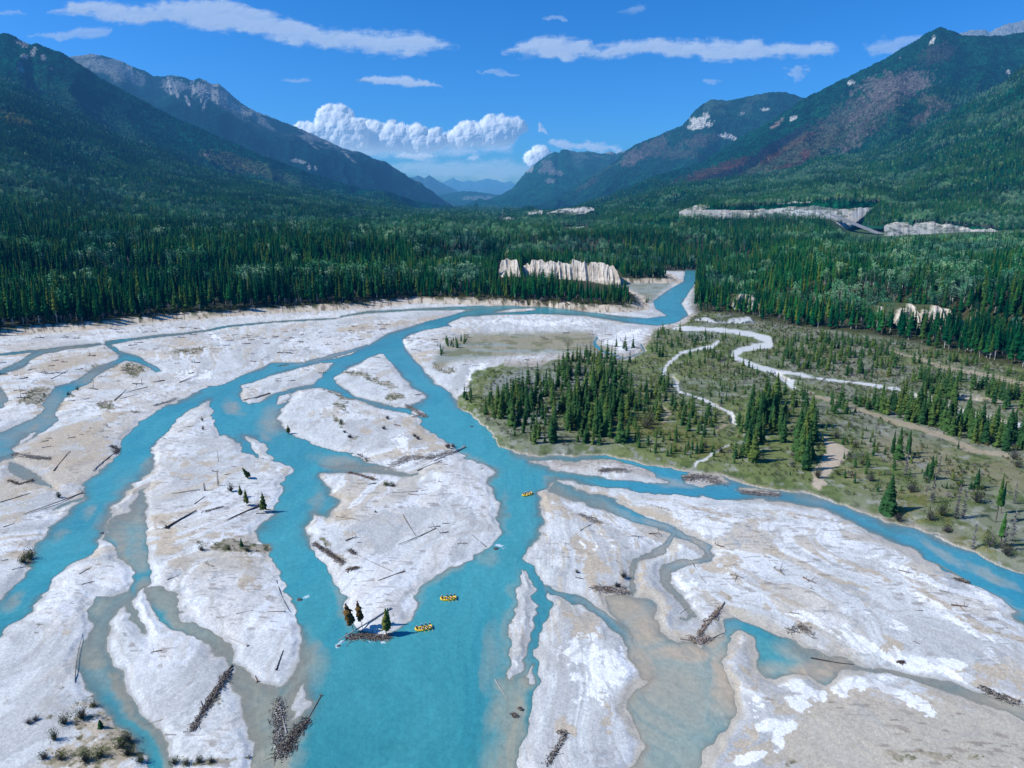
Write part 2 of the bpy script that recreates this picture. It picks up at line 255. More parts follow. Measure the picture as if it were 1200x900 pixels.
# ------------------------------------------------------------------ ground heights
bwx, bwy = gnd([p[0] for p in BANK], [p[1] for p in BANK])
BW = list(zip(bwx.tolist(), bwy.tolist()))
FOR_L = BW + [(190, 1080), (240, 1090), (250, 9000), (-9000, 9000), (-9000, 500)]       # ground of the west forest
brx, bry = gnd([p[0] for p in BANK_R], [p[1] for p in BANK_R])
BR = list(zip(brx.tolist(), bry.tolist()))
FOR_R = BR + [(9000, 500), (9000, 9000), (330, 9000), (350, 1260), (300, 1180)]
def heights(X, Y, masks=False):
    """big land form: benches under the forests, rising to the hillsides"""
    dl = poly_sd(X, Y, FOR_L); dr = poly_sd(X, Y, FOR_R)
    n = fbm(X, Y, 260, 3, 5) - .5
    zl = 5 * ss(dl, -17, 0) + 1.5 * ss(dl, 0, 40) + np.where(dl > 0, 1, 0) * (26 * ss(dl + 50 * n, 240, 330) + .010 * np.clip(dl - 330, 0, 1500))
    zl = zl + 1.0e-4 * np.clip(-X - 500, 0, 2600) ** 2 * ss(dl, 0, 200) + ss(dl, 10, 200) * n * 14
    zr = 1.5 * ss(dr, 0, 12) + np.where(dr > 0, 1, 0) * (28 * ss(dr + 30 * n, 70, 130) + 10 * ss(dr, 200, 900)) + 3e-5 * np.clip(X - 700, 0, 2600) ** 2 * ss(dr, 0, 200) + ss(dr, 40, 300) * n * 10
    zr = zr + 34 * ss(Y, 1650, 2060) * ss(X / Y, .20, .235) * ss(X / Y, .47, .43)
    z = np.where(dl > -18, zl, 0) + np.where(dr > -5, zr, 0)
    far = ss(Y, 1300, 2200) * (np.abs(X - 290) < 8000)
    mid = 36 * far * ss(-np.maximum(dl, dr), -5, 30)
    z = z + np.where((dl < 0) & (dr < 0), 36 * ss(Y, 1340, 1700), 0)
    z = np.maximum(z, 36 * ss(Y, 1340, 1700))
    return (z, dl, dr) if masks else z

PONDI = [k for k, w in enumerate(W_POLYS) if w[0] == (704, 703)][0]
def ground_fields(PX, PY, cols, rows, X, Y):
    """everything painted on the ground, on a grid"""
    dep = Y * CP + CAM[2] * SP
    mpp = dep / F                                            # metres per pixel
    wx = (fbm(X, Y, 16, 3, 1) - .5) * 7 + (fbm(X, Y, 4, 2, 2) - .5) * 2.6
    wy = (fbm(X, Y, 16, 3, 8) - .5) * 7 + (fbm(X, Y, 4, 2, 9) - .5) * 2.6
    fade = ss(PY, 380, 520) * .7 + .3
    QX = (PX + wx / mpp * fade).astype(np.float32); QY = (PY + wy / mpp * .45 * fade).astype(np.float32)
    P = Paint(cols, rows, QX, QY)
    sd = np.full(X.shape, -60, np.float32)
    P.add(sd, W_MAIN)
    for w in W_POLYS: P.add(sd, w)
    for i in ISLANDS: P.add(sd, i, op='min')
    for w in W_LINES: P.add(sd, w, 'line')
    sh = np.zeros(X.shape, np.float32)
    for b in SHALLOW: P.blob(sh, *b)
    for pts, k in SH_LINES:
        A = np.full(X.shape, -60, np.float32); P.add(A, pts, 'line', m=56); sh = np.maximum(sh, k * ss(A, -7, 5))
    sdm = sd * mpp
    return P, sd, sdm, sh, mpp

# ------------------------------------------------------------------ node helpers
HAZE = None
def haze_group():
    """air painted on: blue emission mixed into the surface by distance from the origin"""
    g = bpy.data.node_groups.new('painted_haze', 'ShaderNodeTree')
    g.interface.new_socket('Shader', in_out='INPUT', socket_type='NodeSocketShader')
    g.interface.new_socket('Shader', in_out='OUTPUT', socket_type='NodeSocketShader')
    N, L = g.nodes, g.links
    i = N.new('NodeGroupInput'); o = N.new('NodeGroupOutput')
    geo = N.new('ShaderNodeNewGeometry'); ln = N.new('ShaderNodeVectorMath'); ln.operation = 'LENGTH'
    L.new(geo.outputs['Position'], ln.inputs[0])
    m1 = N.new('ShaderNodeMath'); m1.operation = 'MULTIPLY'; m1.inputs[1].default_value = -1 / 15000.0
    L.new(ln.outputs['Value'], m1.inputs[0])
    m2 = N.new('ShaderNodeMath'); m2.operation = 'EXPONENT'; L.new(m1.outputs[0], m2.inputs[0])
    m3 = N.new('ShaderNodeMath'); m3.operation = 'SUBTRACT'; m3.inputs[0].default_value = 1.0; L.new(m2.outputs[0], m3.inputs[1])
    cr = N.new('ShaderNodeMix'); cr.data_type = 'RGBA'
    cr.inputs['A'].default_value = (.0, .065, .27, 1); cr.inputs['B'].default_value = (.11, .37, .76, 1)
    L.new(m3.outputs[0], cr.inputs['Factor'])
    em = N.new('ShaderNodeEmission'); L.new(cr.outputs['Result'], em.inputs['Color'])  # self-lit blue standing in for distant haze
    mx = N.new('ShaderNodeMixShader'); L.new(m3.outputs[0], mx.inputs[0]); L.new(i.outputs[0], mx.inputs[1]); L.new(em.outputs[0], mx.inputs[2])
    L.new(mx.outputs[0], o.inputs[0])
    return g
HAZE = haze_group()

class M:
    """small material builder"""
    def __init__(s, name, haze=True):
        s.m = bpy.data.materials.new(name); s.m.use_nodes = True
        s.N, s.L = s.m.node_tree.nodes, s.m.node_tree.links
        s.b = s.N['Principled BSDF']; s.o = s.N['Material Output']
        s.b.inputs['Roughness'].default_value = .9; s.b.inputs['Specular IOR Level'].default_value = .2
        s.haze = haze
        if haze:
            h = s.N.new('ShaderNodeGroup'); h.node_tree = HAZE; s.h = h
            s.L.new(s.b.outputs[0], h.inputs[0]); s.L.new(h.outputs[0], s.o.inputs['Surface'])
    def n(s, t, **k):
        x = s.N.new(t)
        for a, v in k.items(): setattr(x, a, v)
        return x
    def noise(s, scale, detail=3, vec=None, rough=.55):
        x = s.n('ShaderNodeTexNoise'); x.inputs['Scale'].default_value = scale; x.inputs['Detail'].default_value = detail; x.inputs['Roughness'].default_value = rough
        s.L.new(vec if vec else s.pos(), x.inputs['Vector']); return x
    def pos(s):
        if not hasattr(s, '_p'): s._p = s.n('ShaderNodeNewGeometry').outputs['Position']
        return s._p
    def objpos(s):
        if not hasattr(s, '_op'): s._op = s.n('ShaderNodeTexCoord').outputs['Object']
        return s._op
    def ramp(s, fac, stops):
        r = s.n('ShaderNodeValToRGB'); e = r.color_ramp.elements
        while len(e) < len(stops): e.new(.5)
        for k, (p, c) in enumerate(stops): e[k].position = p; e[k].color = (*c, 1) if len(c) == 3 else c
        s.L.new(fac, r.inputs[0]); return r.outputs[0]
    def mul(s, a, b, fac=1., mode='MULTIPLY'):
        x = s.n('ShaderNodeMix', data_type='RGBA', blend_type=mode); x.inputs['Factor'].default_value = fac
        s.L.new(a, x.inputs['A']); s.L.new(b, x.inputs['B']); return x.outputs['Result']
    def bump(s, h, strength=.5, dist=1., nrm=None):
        x = s.n('ShaderNodeBump'); x.inputs['Strength'].default_value = strength; x.inputs['Distance'].default_value = dist
        s.L.new(h, x.inputs['Height'])
        if nrm: s.L.new(nrm, x.inputs['Normal'])
        s.L.new(x.outputs[0], s.b.inputs['Normal']); return x.outputs[0]
    def col(s, o): s.L.new(o, s.b.inputs['Base Color'])
    def attr(s, name):
        a = s.n('ShaderNodeAttribute'); a.attribute_name = name; return a

def simple(name, c1, c2, scale=3., rough=.85, rnd=False, bump=0, obj=True):
    m = M(name); nz = m.noise(scale, 4, m.objpos() if obj else None)
    o = m.ramp(nz.outputs[0], [(.3, c1), (.7, c2)])
    if rnd:
        oi = m.n('ShaderNodeObjectInfo'); r = m.ramp(oi.outputs['Random'], [(0, (.7, .7, .7)), (1, (1.25, 1.25, 1.25))]); o = m.mul(o, r)
    m.col(o); m.b.inputs['Roughness'].default_value = rough
    if bump: m.bump(nz.outputs[0], bump, .1)
    return m.m

# ------------------------------------------------------------------ mesh helpers
def grid_mesh(name, X, Y, Z, colors=None, attrs=None, mask=None, smooth=True):
    R, Cn = X.shape
    idx = np.arange(R * Cn).reshape(R, Cn)
    q = np.stack([idx[:-1, :-1], idx[:-1, 1:], idx[1:, 1:], idx[1:, :-1]], -1).reshape(-1, 4)
    if mask is not None:
        mk = (mask[:-1, :-1] | mask[:-1, 1:] | mask[1:, 1:] | mask[1:, :-1]).ravel(); q = q[mk]
    co = np.stack([X, Y, Z], -1).reshape(-1, 3).astype(np.float32)
    used = np.zeros(R * Cn, bool); used[q.ravel()] = True
    mp = np.cumsum(used) - 1; q = mp[q]; co = co[used]
    me = bpy.data.meshes.new(name)
    me.vertices.add(len(co)); me.vertices.foreach_set('co', co.ravel())
    me.loops.add(q.size); me.loops.foreach_set('vertex_index', q.ravel().astype(np.int32))
    me.polygons.add(len(q)); me.polygons.foreach_set('loop_start', np.arange(0, q.size, 4, dtype=np.int32))
    if smooth: me.polygons.foreach_set('use_smooth', np.ones(len(q), bool))
    if colors is not None:
        a = me.color_attributes.new('Col', 'FLOAT_COLOR', 'POINT')
        c = np.ones((len(co), 4), np.float32); c[:, :3] = colors.reshape(-1, 3)[used]; a.data.foreach_set('color', c.ravel())
    for k, v in (attrs or {}).items():
        a = me.attributes.new(k, 'FLOAT', 'POINT'); a.data.foreach_set('value', v.ravel()[used].astype(np.float32))
    me.update(calc_edges=True); me.validate()
    return me
def tag(o, label=None, cat=None, group=None, kind=None):
    if label: o['label'] = label
    if cat: o['category'] = cat
    if group: o['group'] = group
    if kind: o['kind'] = kind
    return o
def link(name, me, mat=None, parent=None, loc=None):
    o = bpy.data.objects.new(name, me); COL.objects.link(o)
    if mat is not None:
        for m in (mat if isinstance(mat, (list, tuple)) else [mat]): me.materials.append(m)
    if parent: o.parent = parent
    if loc is not None: o.location = loc
    return o
def pymesh(name, v, f, mi=None, smooth=False):
    me = bpy.data.meshes.new(name); me.from_pydata([tuple(map(float, p)) for p in v], [], f)
    if mi is not None: me.polygons.foreach_set('material_index', mi)
    if smooth: me.polygons.foreach_set('use_smooth', [True] * len(me.polygons))
    me.update(); return me

# ------------------------------------------------------------------ the ground sheet
def build_ground():
    cols = np.concatenate([np.arange(-420, -20, 5.0), np.arange(-20, 1220, 1.2), np.arange(1220, 1625, 5.0)])
    rows = np.concatenate([[235.55, 235.7, 235.9, 236.2, 236.6, 237.2, 238, 239, 240], np.arange(241, 262, 1.0), np.arange(262, 330, .8), np.arange(330, 930, 1.15), np.arange(930, 1300, 6.0)])
    PX, PY = np.meshgrid(cols, rows)
    X, Y = gnd(PX, PY)
    P, sd, sdm, sh, mpp = ground_fields(PX, PY, cols, rows, X, Y)
    zb, dl, dr = heights(X, Y, True)
    nb = fbm(X, Y, 40, 4, 20); n2 = fbm(X, Y, 7, 3, 22)
    # flow aligned streaks: the river comes down the valley and fans out over the bars
    fl = ss(PX, 520, 760)
    a = np.where(True, (1 - fl) * 1.35 + fl * (2.25), 0)
    a = a - .75 * ss(PX, 420, 60) * ss(PY, 680, 480)
    X2 = X + (fbm(X, Y, 70, 3, 27) - .5) * 70 + (fbm(X, Y, 18, 2, 28) - .5) * 12; Y2 = Y + (fbm(X, Y, 70, 3, 25) - .5) * 70
    U = X2 * np.cos(a) + Y2 * np.sin(a); V = -X2 * np.sin(a) + Y2 * np.cos(a)
    st = fbm(U * .34, V, 9, 5, 30, .6); st2 = fbm(U * .3, V, 2.6, 3, 34)
    stl = fbm(U * .4, V, 26, 5, 39, .6)
    # ---- relief
    land = np.clip(-sdm, 0, 30)
    z = .55 * ss(land, 0, 3.5) + ss(land, 1, 12) * ((nb - .4) * 1.6 + (stl - .5) * .7 + (st - .5) * .22 + .25) + .05 * (n2 - .5)
    z = np.where(sdm < 0, np.maximum(z, .04 + .02 * land), -np.clip(sdm * .16, 0, 1.6) * (1 - .6 * sh) - .02)
    veg = np.full(X.shape, -60, np.float32)
    for v in VEG: P.add(veg, v)
    vgr = np.full(X.shape, -60, np.float32)
    for v in VEG_GREY: P.add(vgr, v)
    vm = veg * mpp
    z = z + np.where(sdm < 0, 1.6 * ss(vm, -3, 4) + 1.3 * (fbm(X, Y, 22, 4, 41) - .45) * ss(vm, 0, 10), 0)
    z = z + np.where(sdm < -1.5, zb, 0)
    # ---- colour
    C = np.empty(X.shape + (3,), np.float32); C[:] = (.575, .58, .565)
    C = mixc(C, (.44, .435, .42), ss(stl, .50, .60) * .75)
    C = mixc(C, (.70, .705, .70), ss(nb + .5 * (st - .5), .50, .60) * .85)
    tint = ss(fbm(X, Y, 60, 4, 50), .42, .62)
    C = mixc(C, (.50, .44, .35), ss(st + .5 * (nb - .5), .57, .61) * (.35 + .5 * tint))
    C = mixc(C, (.36, .36, .35), ss(st2, .62, .74) * .35)
    def spots(lst):
        A = np.zeros(X.shape, np.float32)
        for b in lst: P.blob(A, *b)
        return A
    fine = fbm(X, Y, 3.2, 5, 63, .72) - .5; fine2 = fbm(X + 40, Y, 1.3, 4, 64, .7) - .5
    q = 1.5 * fine + .7 * fine2 + 1.1 * (fbm(X2, Y2, 14, 5, 60, .62) - .5) + 1.1 * (st - .5) + .5 * (fbm(X, Y, 2.6, 3, 61) - .5)
    gr = spots(GREY); C = mixc(C, (.37, .385, .39), ss(gr + q * .9, .35, .6) * .8)
    sa = spots(SAND); sm = ss(sa + q * np.minimum(1, .25 + 3 * sa), .36, .56)
    C = mixc(C, (.475, .395, .295), sm * .88)
    wet_s = ss(sa + .4 * q, .22, .42) * ss(PX, 860, 960) * ss(PY, 800, 850)
    C = mixc(C, (.47, .42, .34), wet_s)
    wh = spots(WHITE); C = mixc(C, (.80, .80, .79), ss(wh + q * 1.2 * np.minimum(1, 4 * wh), .42, .50) * .92)
    # general tan-ness of the older bars far left
    old = ss(PX, 260, 60) * ss(PY, 700, 560) * ss(PY, 395, 420)
    C = mixc(C, (.46, .385, .29), old * ss(fbm(X * .6, Y, 22, 5, 66, .62) + .4 * (st - .5), .46, .56) * .8)
    pebble = RNG.random(X.shape).astype(np.float32)
    C *= (1 + (pebble[..., None] - .5) * .20) * (1 + (n2[..., None] - .5) * .12)
    # driftwood coloured flecks
    fk = ss(vnoise(X * .33 + Y * .12, Y * 1.1, 71), .76, .88) * ss(nb, .44, .56) * (sdm < -4)
    C = mixc(C, (.19, .15, .12), fk * .55)
    pd_ = np.full(X.shape, -60, np.float32); P.add(pd_, W_POLYS[PONDI], m=50); P.add(pd_, W_POLYS[PONDI + 1], m=50)
    pf = ss(pd_ + 22 * (fbm(X, Y, 22, 4, 116, .6) - .5), -15, -5) * (PY > 690)
    C = mixc(C, (.46, .405, .32), pf * .85)
    # fine braid threads left by the last high water
    th1 = 1 - np.abs(2 * fbm(U * .22, V, 11, 3, 117, .5) - 1); C = mixc(C, (.38, .37, .34), ss(th1, .955, .985) * .5 * ss(PX, 500, 640))
    th2 = 1 - np.abs(2 * fbm(X2, Y2 * .7, 34, 4, 118, .55) - 1); C = mixc(C, (.40, .375, .33), ss(th2, .95, .985) * .45)
    # damp rim beside the water
    rim = ss(sdm, -1.3, -.1)
    C = mixc(C, (.36, .35, .32), rim * (.15 + .5 * ss(fbm(X, Y, 45, 3, 115), .42, .6)) * (sdm < 0))
    # scrub patches on the bars
    vs = spots(VEG_SPOTS); vq = ss(vs + q * .9 * np.minimum(1, 4 * vs), .36, .56)
    sc = fbm(X, Y, 3, 4, 75, .7)
    C = mixc(C, (.30, .25, .17), vq * .7); C = mixc(C, (.12, .125, .055), vq * ss(sc, .50, .60) * .8); C = mixc(C, (.05, .06, .025), vq * ss(fbm(X, Y, 1.6, 3, 77), .56, .66) * .7)
    # meadow
    vmask = ss(vm + 7 * (nb - .5) + 4 * (n2 - .5), -3.2, -1.6) * (sdm < 0)
    base = np.empty_like(C); base[:] = (.150, .180, .062)
    g1 = fbm(X, Y, 34, 4, 80); g2 = fbm(X, Y, 9, 4, 83); g3 = fbm(X, Y, 90, 3, 86)
    base = mixc(base, (.225, .225, .19), ss(g3, .4, .6) * .7)
    base = mixc(base, (.20, .175, .09), ss(g1, .5, .68) * .4)
    base = mixc(base, (.085, .125, .03), ss(g2, .5, .66) * .75)
    base = mixc(base, (.04, .06, .022), ss(fbm(X, Y, 3.5, 3, 88), .56, .7) * .6)
    base = mixc(base, (.36, .36, .33), ss(fbm(X, Y, 5, 3, 89), .66, .78) * .5)
    lush = np.zeros(X.shape, np.float32)
    for b in [(760,508,60,16,10,1),(820,530,40,12,10,.8),(700,505,50,16,0,.7),(890,570,24,5,10,.7),(1080,600,60,20,20,.8),(1150,640,40,14,20,.8),(950,495,60,10,10,.5),(960,420,60,8,5,.6),(1170,410,50,14,5,.7)]: P.blob(lush, *b)
    base = mixc(base, (.14, .135, .03), ss(lush + q, .4, .8) * .7)
    dry = np.zeros(X.shape, np.float32)
    for b in [(1080,540,90,20,16,1),(1170,560,50,22,18,1),(1000,560,26,14,0,.7),(1120,590,50,16,20,.6),(790,480,20,30,0,.3),(860,440,40,14,0,.4),(1050,580,40,14,10,.6)]: P.blob(dry, *b)
    base = mixc(base, (.24, .21, .12), ss(dry + q, .35, .8) * .7)
    gy = np.zeros(X.shape, np.float32)
    for b in [(640,455,60,12,-10,1),(600,450,40,12,-20,.9),(640,490,40,8,-20,.7),(690,455,40,10,0,.6),(830,395,40,8,0,.6),(870,372,40,5,0,.8)]: P.blob(gy, *b)
    base = mixc(base, (.26, .27, .255), ss(gy + q, .3, .7) * .75)
    C = C * (1 - vmask[..., None]) + base * vmask[..., None]
    # low grey-green island
    vg = ss(vgr * mpp, -1, 6) * (sdm < 0)
    gb = np.empty_like(C); gb[:] = (.275, .30, .26)
    band = fbm(X * .25, Y, 14, 4, 92)
    gb = mixc(gb, (.30, .26, .165), ss(band + .3 * (1 - ss(PY, 398, 415)) * (PY < 425) * (PX < 720), .55, .68) * .85)
    gb = mixc(gb, (.12, .135, .05), ss(fbm(X, Y, 10, 4, 94), .56, .68) * .6)
    C = C * (1 - vg[..., None]) + gb * vg[..., None]
    # paths and the gravel creek
    for pts, k in PATHS:
        A = np.full(X.shape, -60, np.float32); P.add(A, pts, 'line', m=12)
        f = ss(A + (n2 - .5) * 2.2, -.5, .6) * (sdm < 0)
        C = mixc(C, (.60, .60, .58) if k == 'gravel' else (.42, .335, .235), f * (.95 if k == 'gravel' else .68))
    A = np.full(X.shape, -60, np.float32); P.add(A, LAUNCH)
    C = mixc(C, (.47, .385, .29), ss(A + (n2 - .5) * 6, -1.5, 1.5) * .95)
    # narrow stony shore between the meadow and the river
    shore = ss(vm, 0, -1.5) * ss(vm, -9, -4) * (sdm < 0) * (PX > 590)
    C = mixc(C, (.42, .37, .31), shore * ss(n2, .3, .5) * .8); C = mixc(C, (.20, .15, .12), shore * ss(vnoise(X * .8, Y * .8, 96), .6, .75) * .6)
    # forest floors, cut banks
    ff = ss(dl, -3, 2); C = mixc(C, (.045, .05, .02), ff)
    C = mixc(C, (.13, .12, .04), ss(dl, 0, 3) * ss(dl, 14, 6) * ss(fbm(X, Y, 6, 3, 97), .4, .6))
    cut = ss(dl + 10 * (n2 - .5), -26, -20) * ss(dl, 1.5, -1)
    C = mixc(C, (.60, .51, .40), cut * .9); C = mixc(C, (.36, .28, .19), cut * ss(fbm(X, Y, 7, 4, 98, .65), .52, .60) * .6); C = mixc(C, (.09, .06, .04), cut * ss(fbm(X, Y, 2.6, 3, 95, .7), .60, .66) * .8); C = mixc(C, (.07, .085, .03), ss(dl, -15, -6) * ss(dl, 4, 1) * ss(fbm(X, Y, 9, 3, 99), .56, .62) * .9)
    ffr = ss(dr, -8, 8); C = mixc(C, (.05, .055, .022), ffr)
    C = mixc(C, (.045, .05, .022), ss(Y, 1245, 1270) * (sdm < 0)); C = mixc(C, (.06, .12, .04), ss(Y, 1340, 1400) * ss(PX, 955, 980) * .8)
    bed = ss(sdm, -.3, .3)[..., None]
    bc = np.empty_like(C); bc[:] = (.42, .37, .29)
    bc *= (1 + (pebble[..., None] - .5) * .35)
    C = C * (1 - bed) + bc * bed
    m = M('ground_surface')
    at = m.attr('Col')
    v = m.n('ShaderNodeTexVoronoi'); v.inputs['Scale'].default_value = 1.6; m.L.new(m.pos(), v.inputs['Vector'])
    r1 = m.ramp(v.outputs['Color'], [(0, (.84, .84, .85)), (1, (1.14, 1.14, 1.13))])
    nz = m.noise(3.2, 4); r2 = m.ramp(nz.outputs[0], [(.3, (.86, .86, .86)), (.7, (1.12, 1.12, 1.12))])
    m.col(m.mul(m.mul(at.outputs['Color'], r1), r2))
    nz2 = m.noise(.45, 5); b1 = m.bump(nz2.outputs[0], .3, .5); m.bump(nz.outputs[0], .3, .25, b1)
    me = grid_mesh('ground', X, Y, z, C)
    tag(link('ground', me, m.m), kind='structure')

    # ---- the water sheet
    dt = np.clip(sdm, 0, 60)
    deep = (1 - np.exp(-dt / (.5 + 1.6 * ss(fbm(X, Y, 45, 3, 115), .42, .62))))
    wn = fbm(U * .35, V, 14, 4, 100); wn2 = fbm(U * .5, V, 3.5, 3, 104); wn3 = fbm(X, Y, 50, 3, 108)
    shq = np.clip(sh * 1.0 + (wn - .5) * .7 * (sh > .05), 0, 1.2)
    Wc = np.empty_like(C); Wc[:] = (.070, .310, .345)
    Wc = mixc(Wc, (.075, .40, .44), ss(wn3, .4, .62) * .35)
    Wc = mixc(Wc, (.040, .255, .28), ss(PY, 640, 880) * .65)
    Wc = mixc(Wc, (.022, .24, .33), ss(wn, .52, .68) * .22)
    Wc = mixc(Wc, (.10, .40, .43), ss(wn, .46, .34) * .2)
    # grey-blue small channels
    narrow = np.zeros(X.shape, np.float32)
    for b in [(90,440,60,16,-25,.6),(30,515,50,26,-30,.35),(620,740,20,60,0,.35),(680,715,70,22,36,.8),(740,770,20,40,-20,1),(400,416,60,3,-14,.7),(60,412,70,8,0,.8),(816,642,24,16,20,.8),(240,525,20,12,20,.3),(290,520,14,20,-30,.4),(760,650,40,30,-30,.7),(1040,785,80,8,14,.9)]: P.blob(narrow, *b)
    Wc = mixc(Wc, (.07, .21, .27), narrow * .8)
    rightw = ss(PX, 650, 760) * ss(PY, 530, 560) * ss(PY, 760, 700)
    Wc = mixc(Wc, (.045, .27, .41), rightw * .5)
    tan = np.empty_like(C); tan[:] = (.42, .39, .29)
    tan = mixc(tan, (.29, .33, .28), ss(wn3, .4, .6) * .2)
    tan = mixc(tan, (.60, .47, .34), ss(PX, 640, 780) * .95)
    tan = mixc(tan, (.22, .25, .24), ss(wn2, .58, .7) * .35)
    mm = np.clip(shq * .92, 0, .96)[..., None]
    Wc = Wc * (1 - mm) + tan * mm
    # green blue heart of the pond
    hp = np.zeros(X.shape, np.float32)
    for b in [(800,835,30,36,20,.35),(790,890,30,36,10,.5),(885,752,26,10,35,1),(905,768,24,12,20,.6),(152,640,7,26,0,.9),(318,868,16,26,0,.5)]: P.blob(hp, *b)
    Wc = mixc(Wc, (.17, .40, .39), hp * .38)
    ew = .25 + 1.8 * ss(fbm(X, Y, 45, 3, 115), .42, .62); edge = np.exp(-dt / ew)[..., None]
    Wc = Wc * (1 - edge * .6) + np.asarray((.22, .26, .25), np.float32) * edge * .6
    Wc *= 1 + (wn2[..., None] - .5) * .18
    fm = np.zeros(X.shape, np.float32)
    for b in [(582,642,8,2.2,0,1),(588,645,6,1.4,-10,.8),(354,703,5,1.2,-20,.8),(400,751,7,2,-20,.9),(412,749,8,1.2,0,.8),(430,752,8,1,0,.7),(450,751,6,2,5,1),(397,756,4,1.4,0,.8),(120,622,3,1.4,0,.7),(460,556,6,1,0,.3),(572,806,2,1,0,.5),(130,396,3,1,0,.4),(321,877,5,1.6,0,.9),(305,865,5,1.5,0,.5)]: P.blob(fm, *b)
    Wc = mixc(Wc, (.75, .80, .82), ss(fm + .8 * (fbm(X, Y, 1.5, 3, 112) - .5), .45, .7) * .85)
    alpha = np.clip(.25 + deep * (1 - .35 * np.clip(sh, 0, 1)) * .85 + .1, 0, 1)
    Wc = Wc * np.float32([.84, .87, .88]); alpha = np.where(sdm <= 0, .3, alpha)
    w = M('river_water')
    at = w.attr('Col'); na = w.noise(.55, 5, rough=.65); ra = w.ramp(na.outputs[0], [(.3, (.86, .89, .90)), (.7, (1.16, 1.12, 1.10))]); w.col(w.mul(at.outputs['Color'], ra))
    w.b.inputs['Roughness'].default_value = .18; w.b.inputs['IOR'].default_value = 1.33; w.b.inputs['Specular IOR Level'].default_value = .5
    w.L.new(w.attr('clear').outputs['Fac'], w.b.inputs['Alpha'])
    n1 = w.noise(.9, 3); n2_ = w.noise(.22, 4)
    b = w.bump(n2_.outputs[0], .35, .8); w.bump(n1.outputs[0], .45, .25, b)
    me = grid_mesh('river_water', X, Y, np.zeros_like(X), Wc, {'clear': alpha}, mask=(sdm > -1.0) & (PY > 300) & (dl < 5) & (dr < 5))
    tag(link('river_water', me, w.m), kind='structure')

    # sampler for putting things on the ground
    def sample(px, py):
        j = np.clip(np.searchsorted(cols, px), 1, len(cols) - 1); i = np.clip(np.searchsorted(rows, py), 1, len(rows) - 1)
        return i, j
    def zat(x, y):
        px, py, _ = proj(np.asarray(x, float), np.asarray(y, float), np.zeros_like(np.asarray(x, float)))
        i, j = sample(px, py)
        fx = np.clip((px - cols[j - 1]) / (cols[j] - cols[j - 1]), 0, 1); fy = np.clip((py - rows[i - 1]) / (rows[i] - rows[i - 1]), 0, 1)
        return (z[i - 1, j - 1] * (1 - fx) + z[i - 1, j] * fx) * (1 - fy) + (z[i, j - 1] * (1 - fx) + z[i, j] * fx) * fy
    def sdat(x, y):
        px, py, _ = proj(np.asarray(x, float), np.asarray(y, float), np.zeros_like(np.asarray(x, float)))
        i, j = sample(px, py); return sdm[i, j]
    def vegat(x, y):
        px, py, _ = proj(np.asarray(x, float), np.asarray(y, float), np.zeros_like(np.asarray(x, float)))
        i, j = sample(px, py); return vm[i, j]
    return zat, sdat, vegat, vs, cols, rows
ZAT, SDAT, VEGAT, VSF, GCOLS, GROWS = build_ground()

# ------------------------------------------------------------------ light and sky
SUN_EL, SUN_AZ = math.radians(44), math.radians(262)     # azimuth clockwise from +Y: from the left, a little behind
sun = bpy.data.lights.new('sun', 'SUN'); sun.energy = 4.9; sun.angle = math.radians(.53); sun.color = (1, .97, .90)
so = bpy.data.objects.new('sun', sun); COL.objects.link(so)
sv = Vector((math.sin(SUN_AZ) * math.cos(SUN_EL), math.cos(SUN_AZ) * math.cos(SUN_EL), math.sin(SUN_EL)))
so.rotation_euler = sv.to_track_quat('Z', 'Y').to_euler(); so.location = (-300, -200, 900)
wd = bpy.data.worlds.new('World'); SC.world = wd; wd.use_nodes = True
N, L = wd.node_tree.nodes, wd.node_tree.links
bg = N['Background']; sky = N.new('ShaderNodeTexSky'); sky.sky_type = 'NISHITA'; sky.sun_disc = False
sky.sun_elevation = SUN_EL; sky.sun_rotation = SUN_AZ; sky.altitude = 900; sky.air_density = 1.0; sky.dust_density = 1.8; sky.ozone_density = 3.0
tm = N.new('ShaderNodeMix'); tm.data_type = 'RGBA'; tm.blend_type = 'MULTIPLY'; tm.inputs['Factor'].default_value = 1; tm.inputs['B'].default_value = (.40, .93, 1.72, 1)
sb = N.new('ShaderNodeMix'); sb.data_type = 'RGBA'; sb.blend_type = 'SUBTRACT'; sb.inputs['Factor'].default_value = 1; sb.inputs['B'].default_value = (.30, 0, 0, 1); sb.clamp_result = False
mxz = N.new('ShaderNodeMix'); mxz.data_type = 'RGBA'; mxz.blend_type = 'LIGHTEN'; mxz.inputs['Factor'].default_value = 1; mxz.inputs['B'].default_value = (0, 0, 0, 1)
L.new(sky.outputs[0], tm.inputs['A']); L.new(tm.outputs['Result'], sb.inputs['A']); L.new(sb.outputs['Result'], mxz.inputs['A']); L.new(mxz.outputs['Result'], bg.inputs['Color']); bg.inputs['Strength'].default_value = .092
SC.view_settings.view_transform = 'Standard'; SC.view_settings.look = 'None'; SC.view_settings.exposure = 0
SC.render.engine = 'CYCLES'
try:
    SC.cycles.use_denoising = True; SC.cycles.max_bounces = 6; SC.cycles.transparent_max_bounces = 12; SC.cycles.diffuse_bounces = 2
except Exception: pass

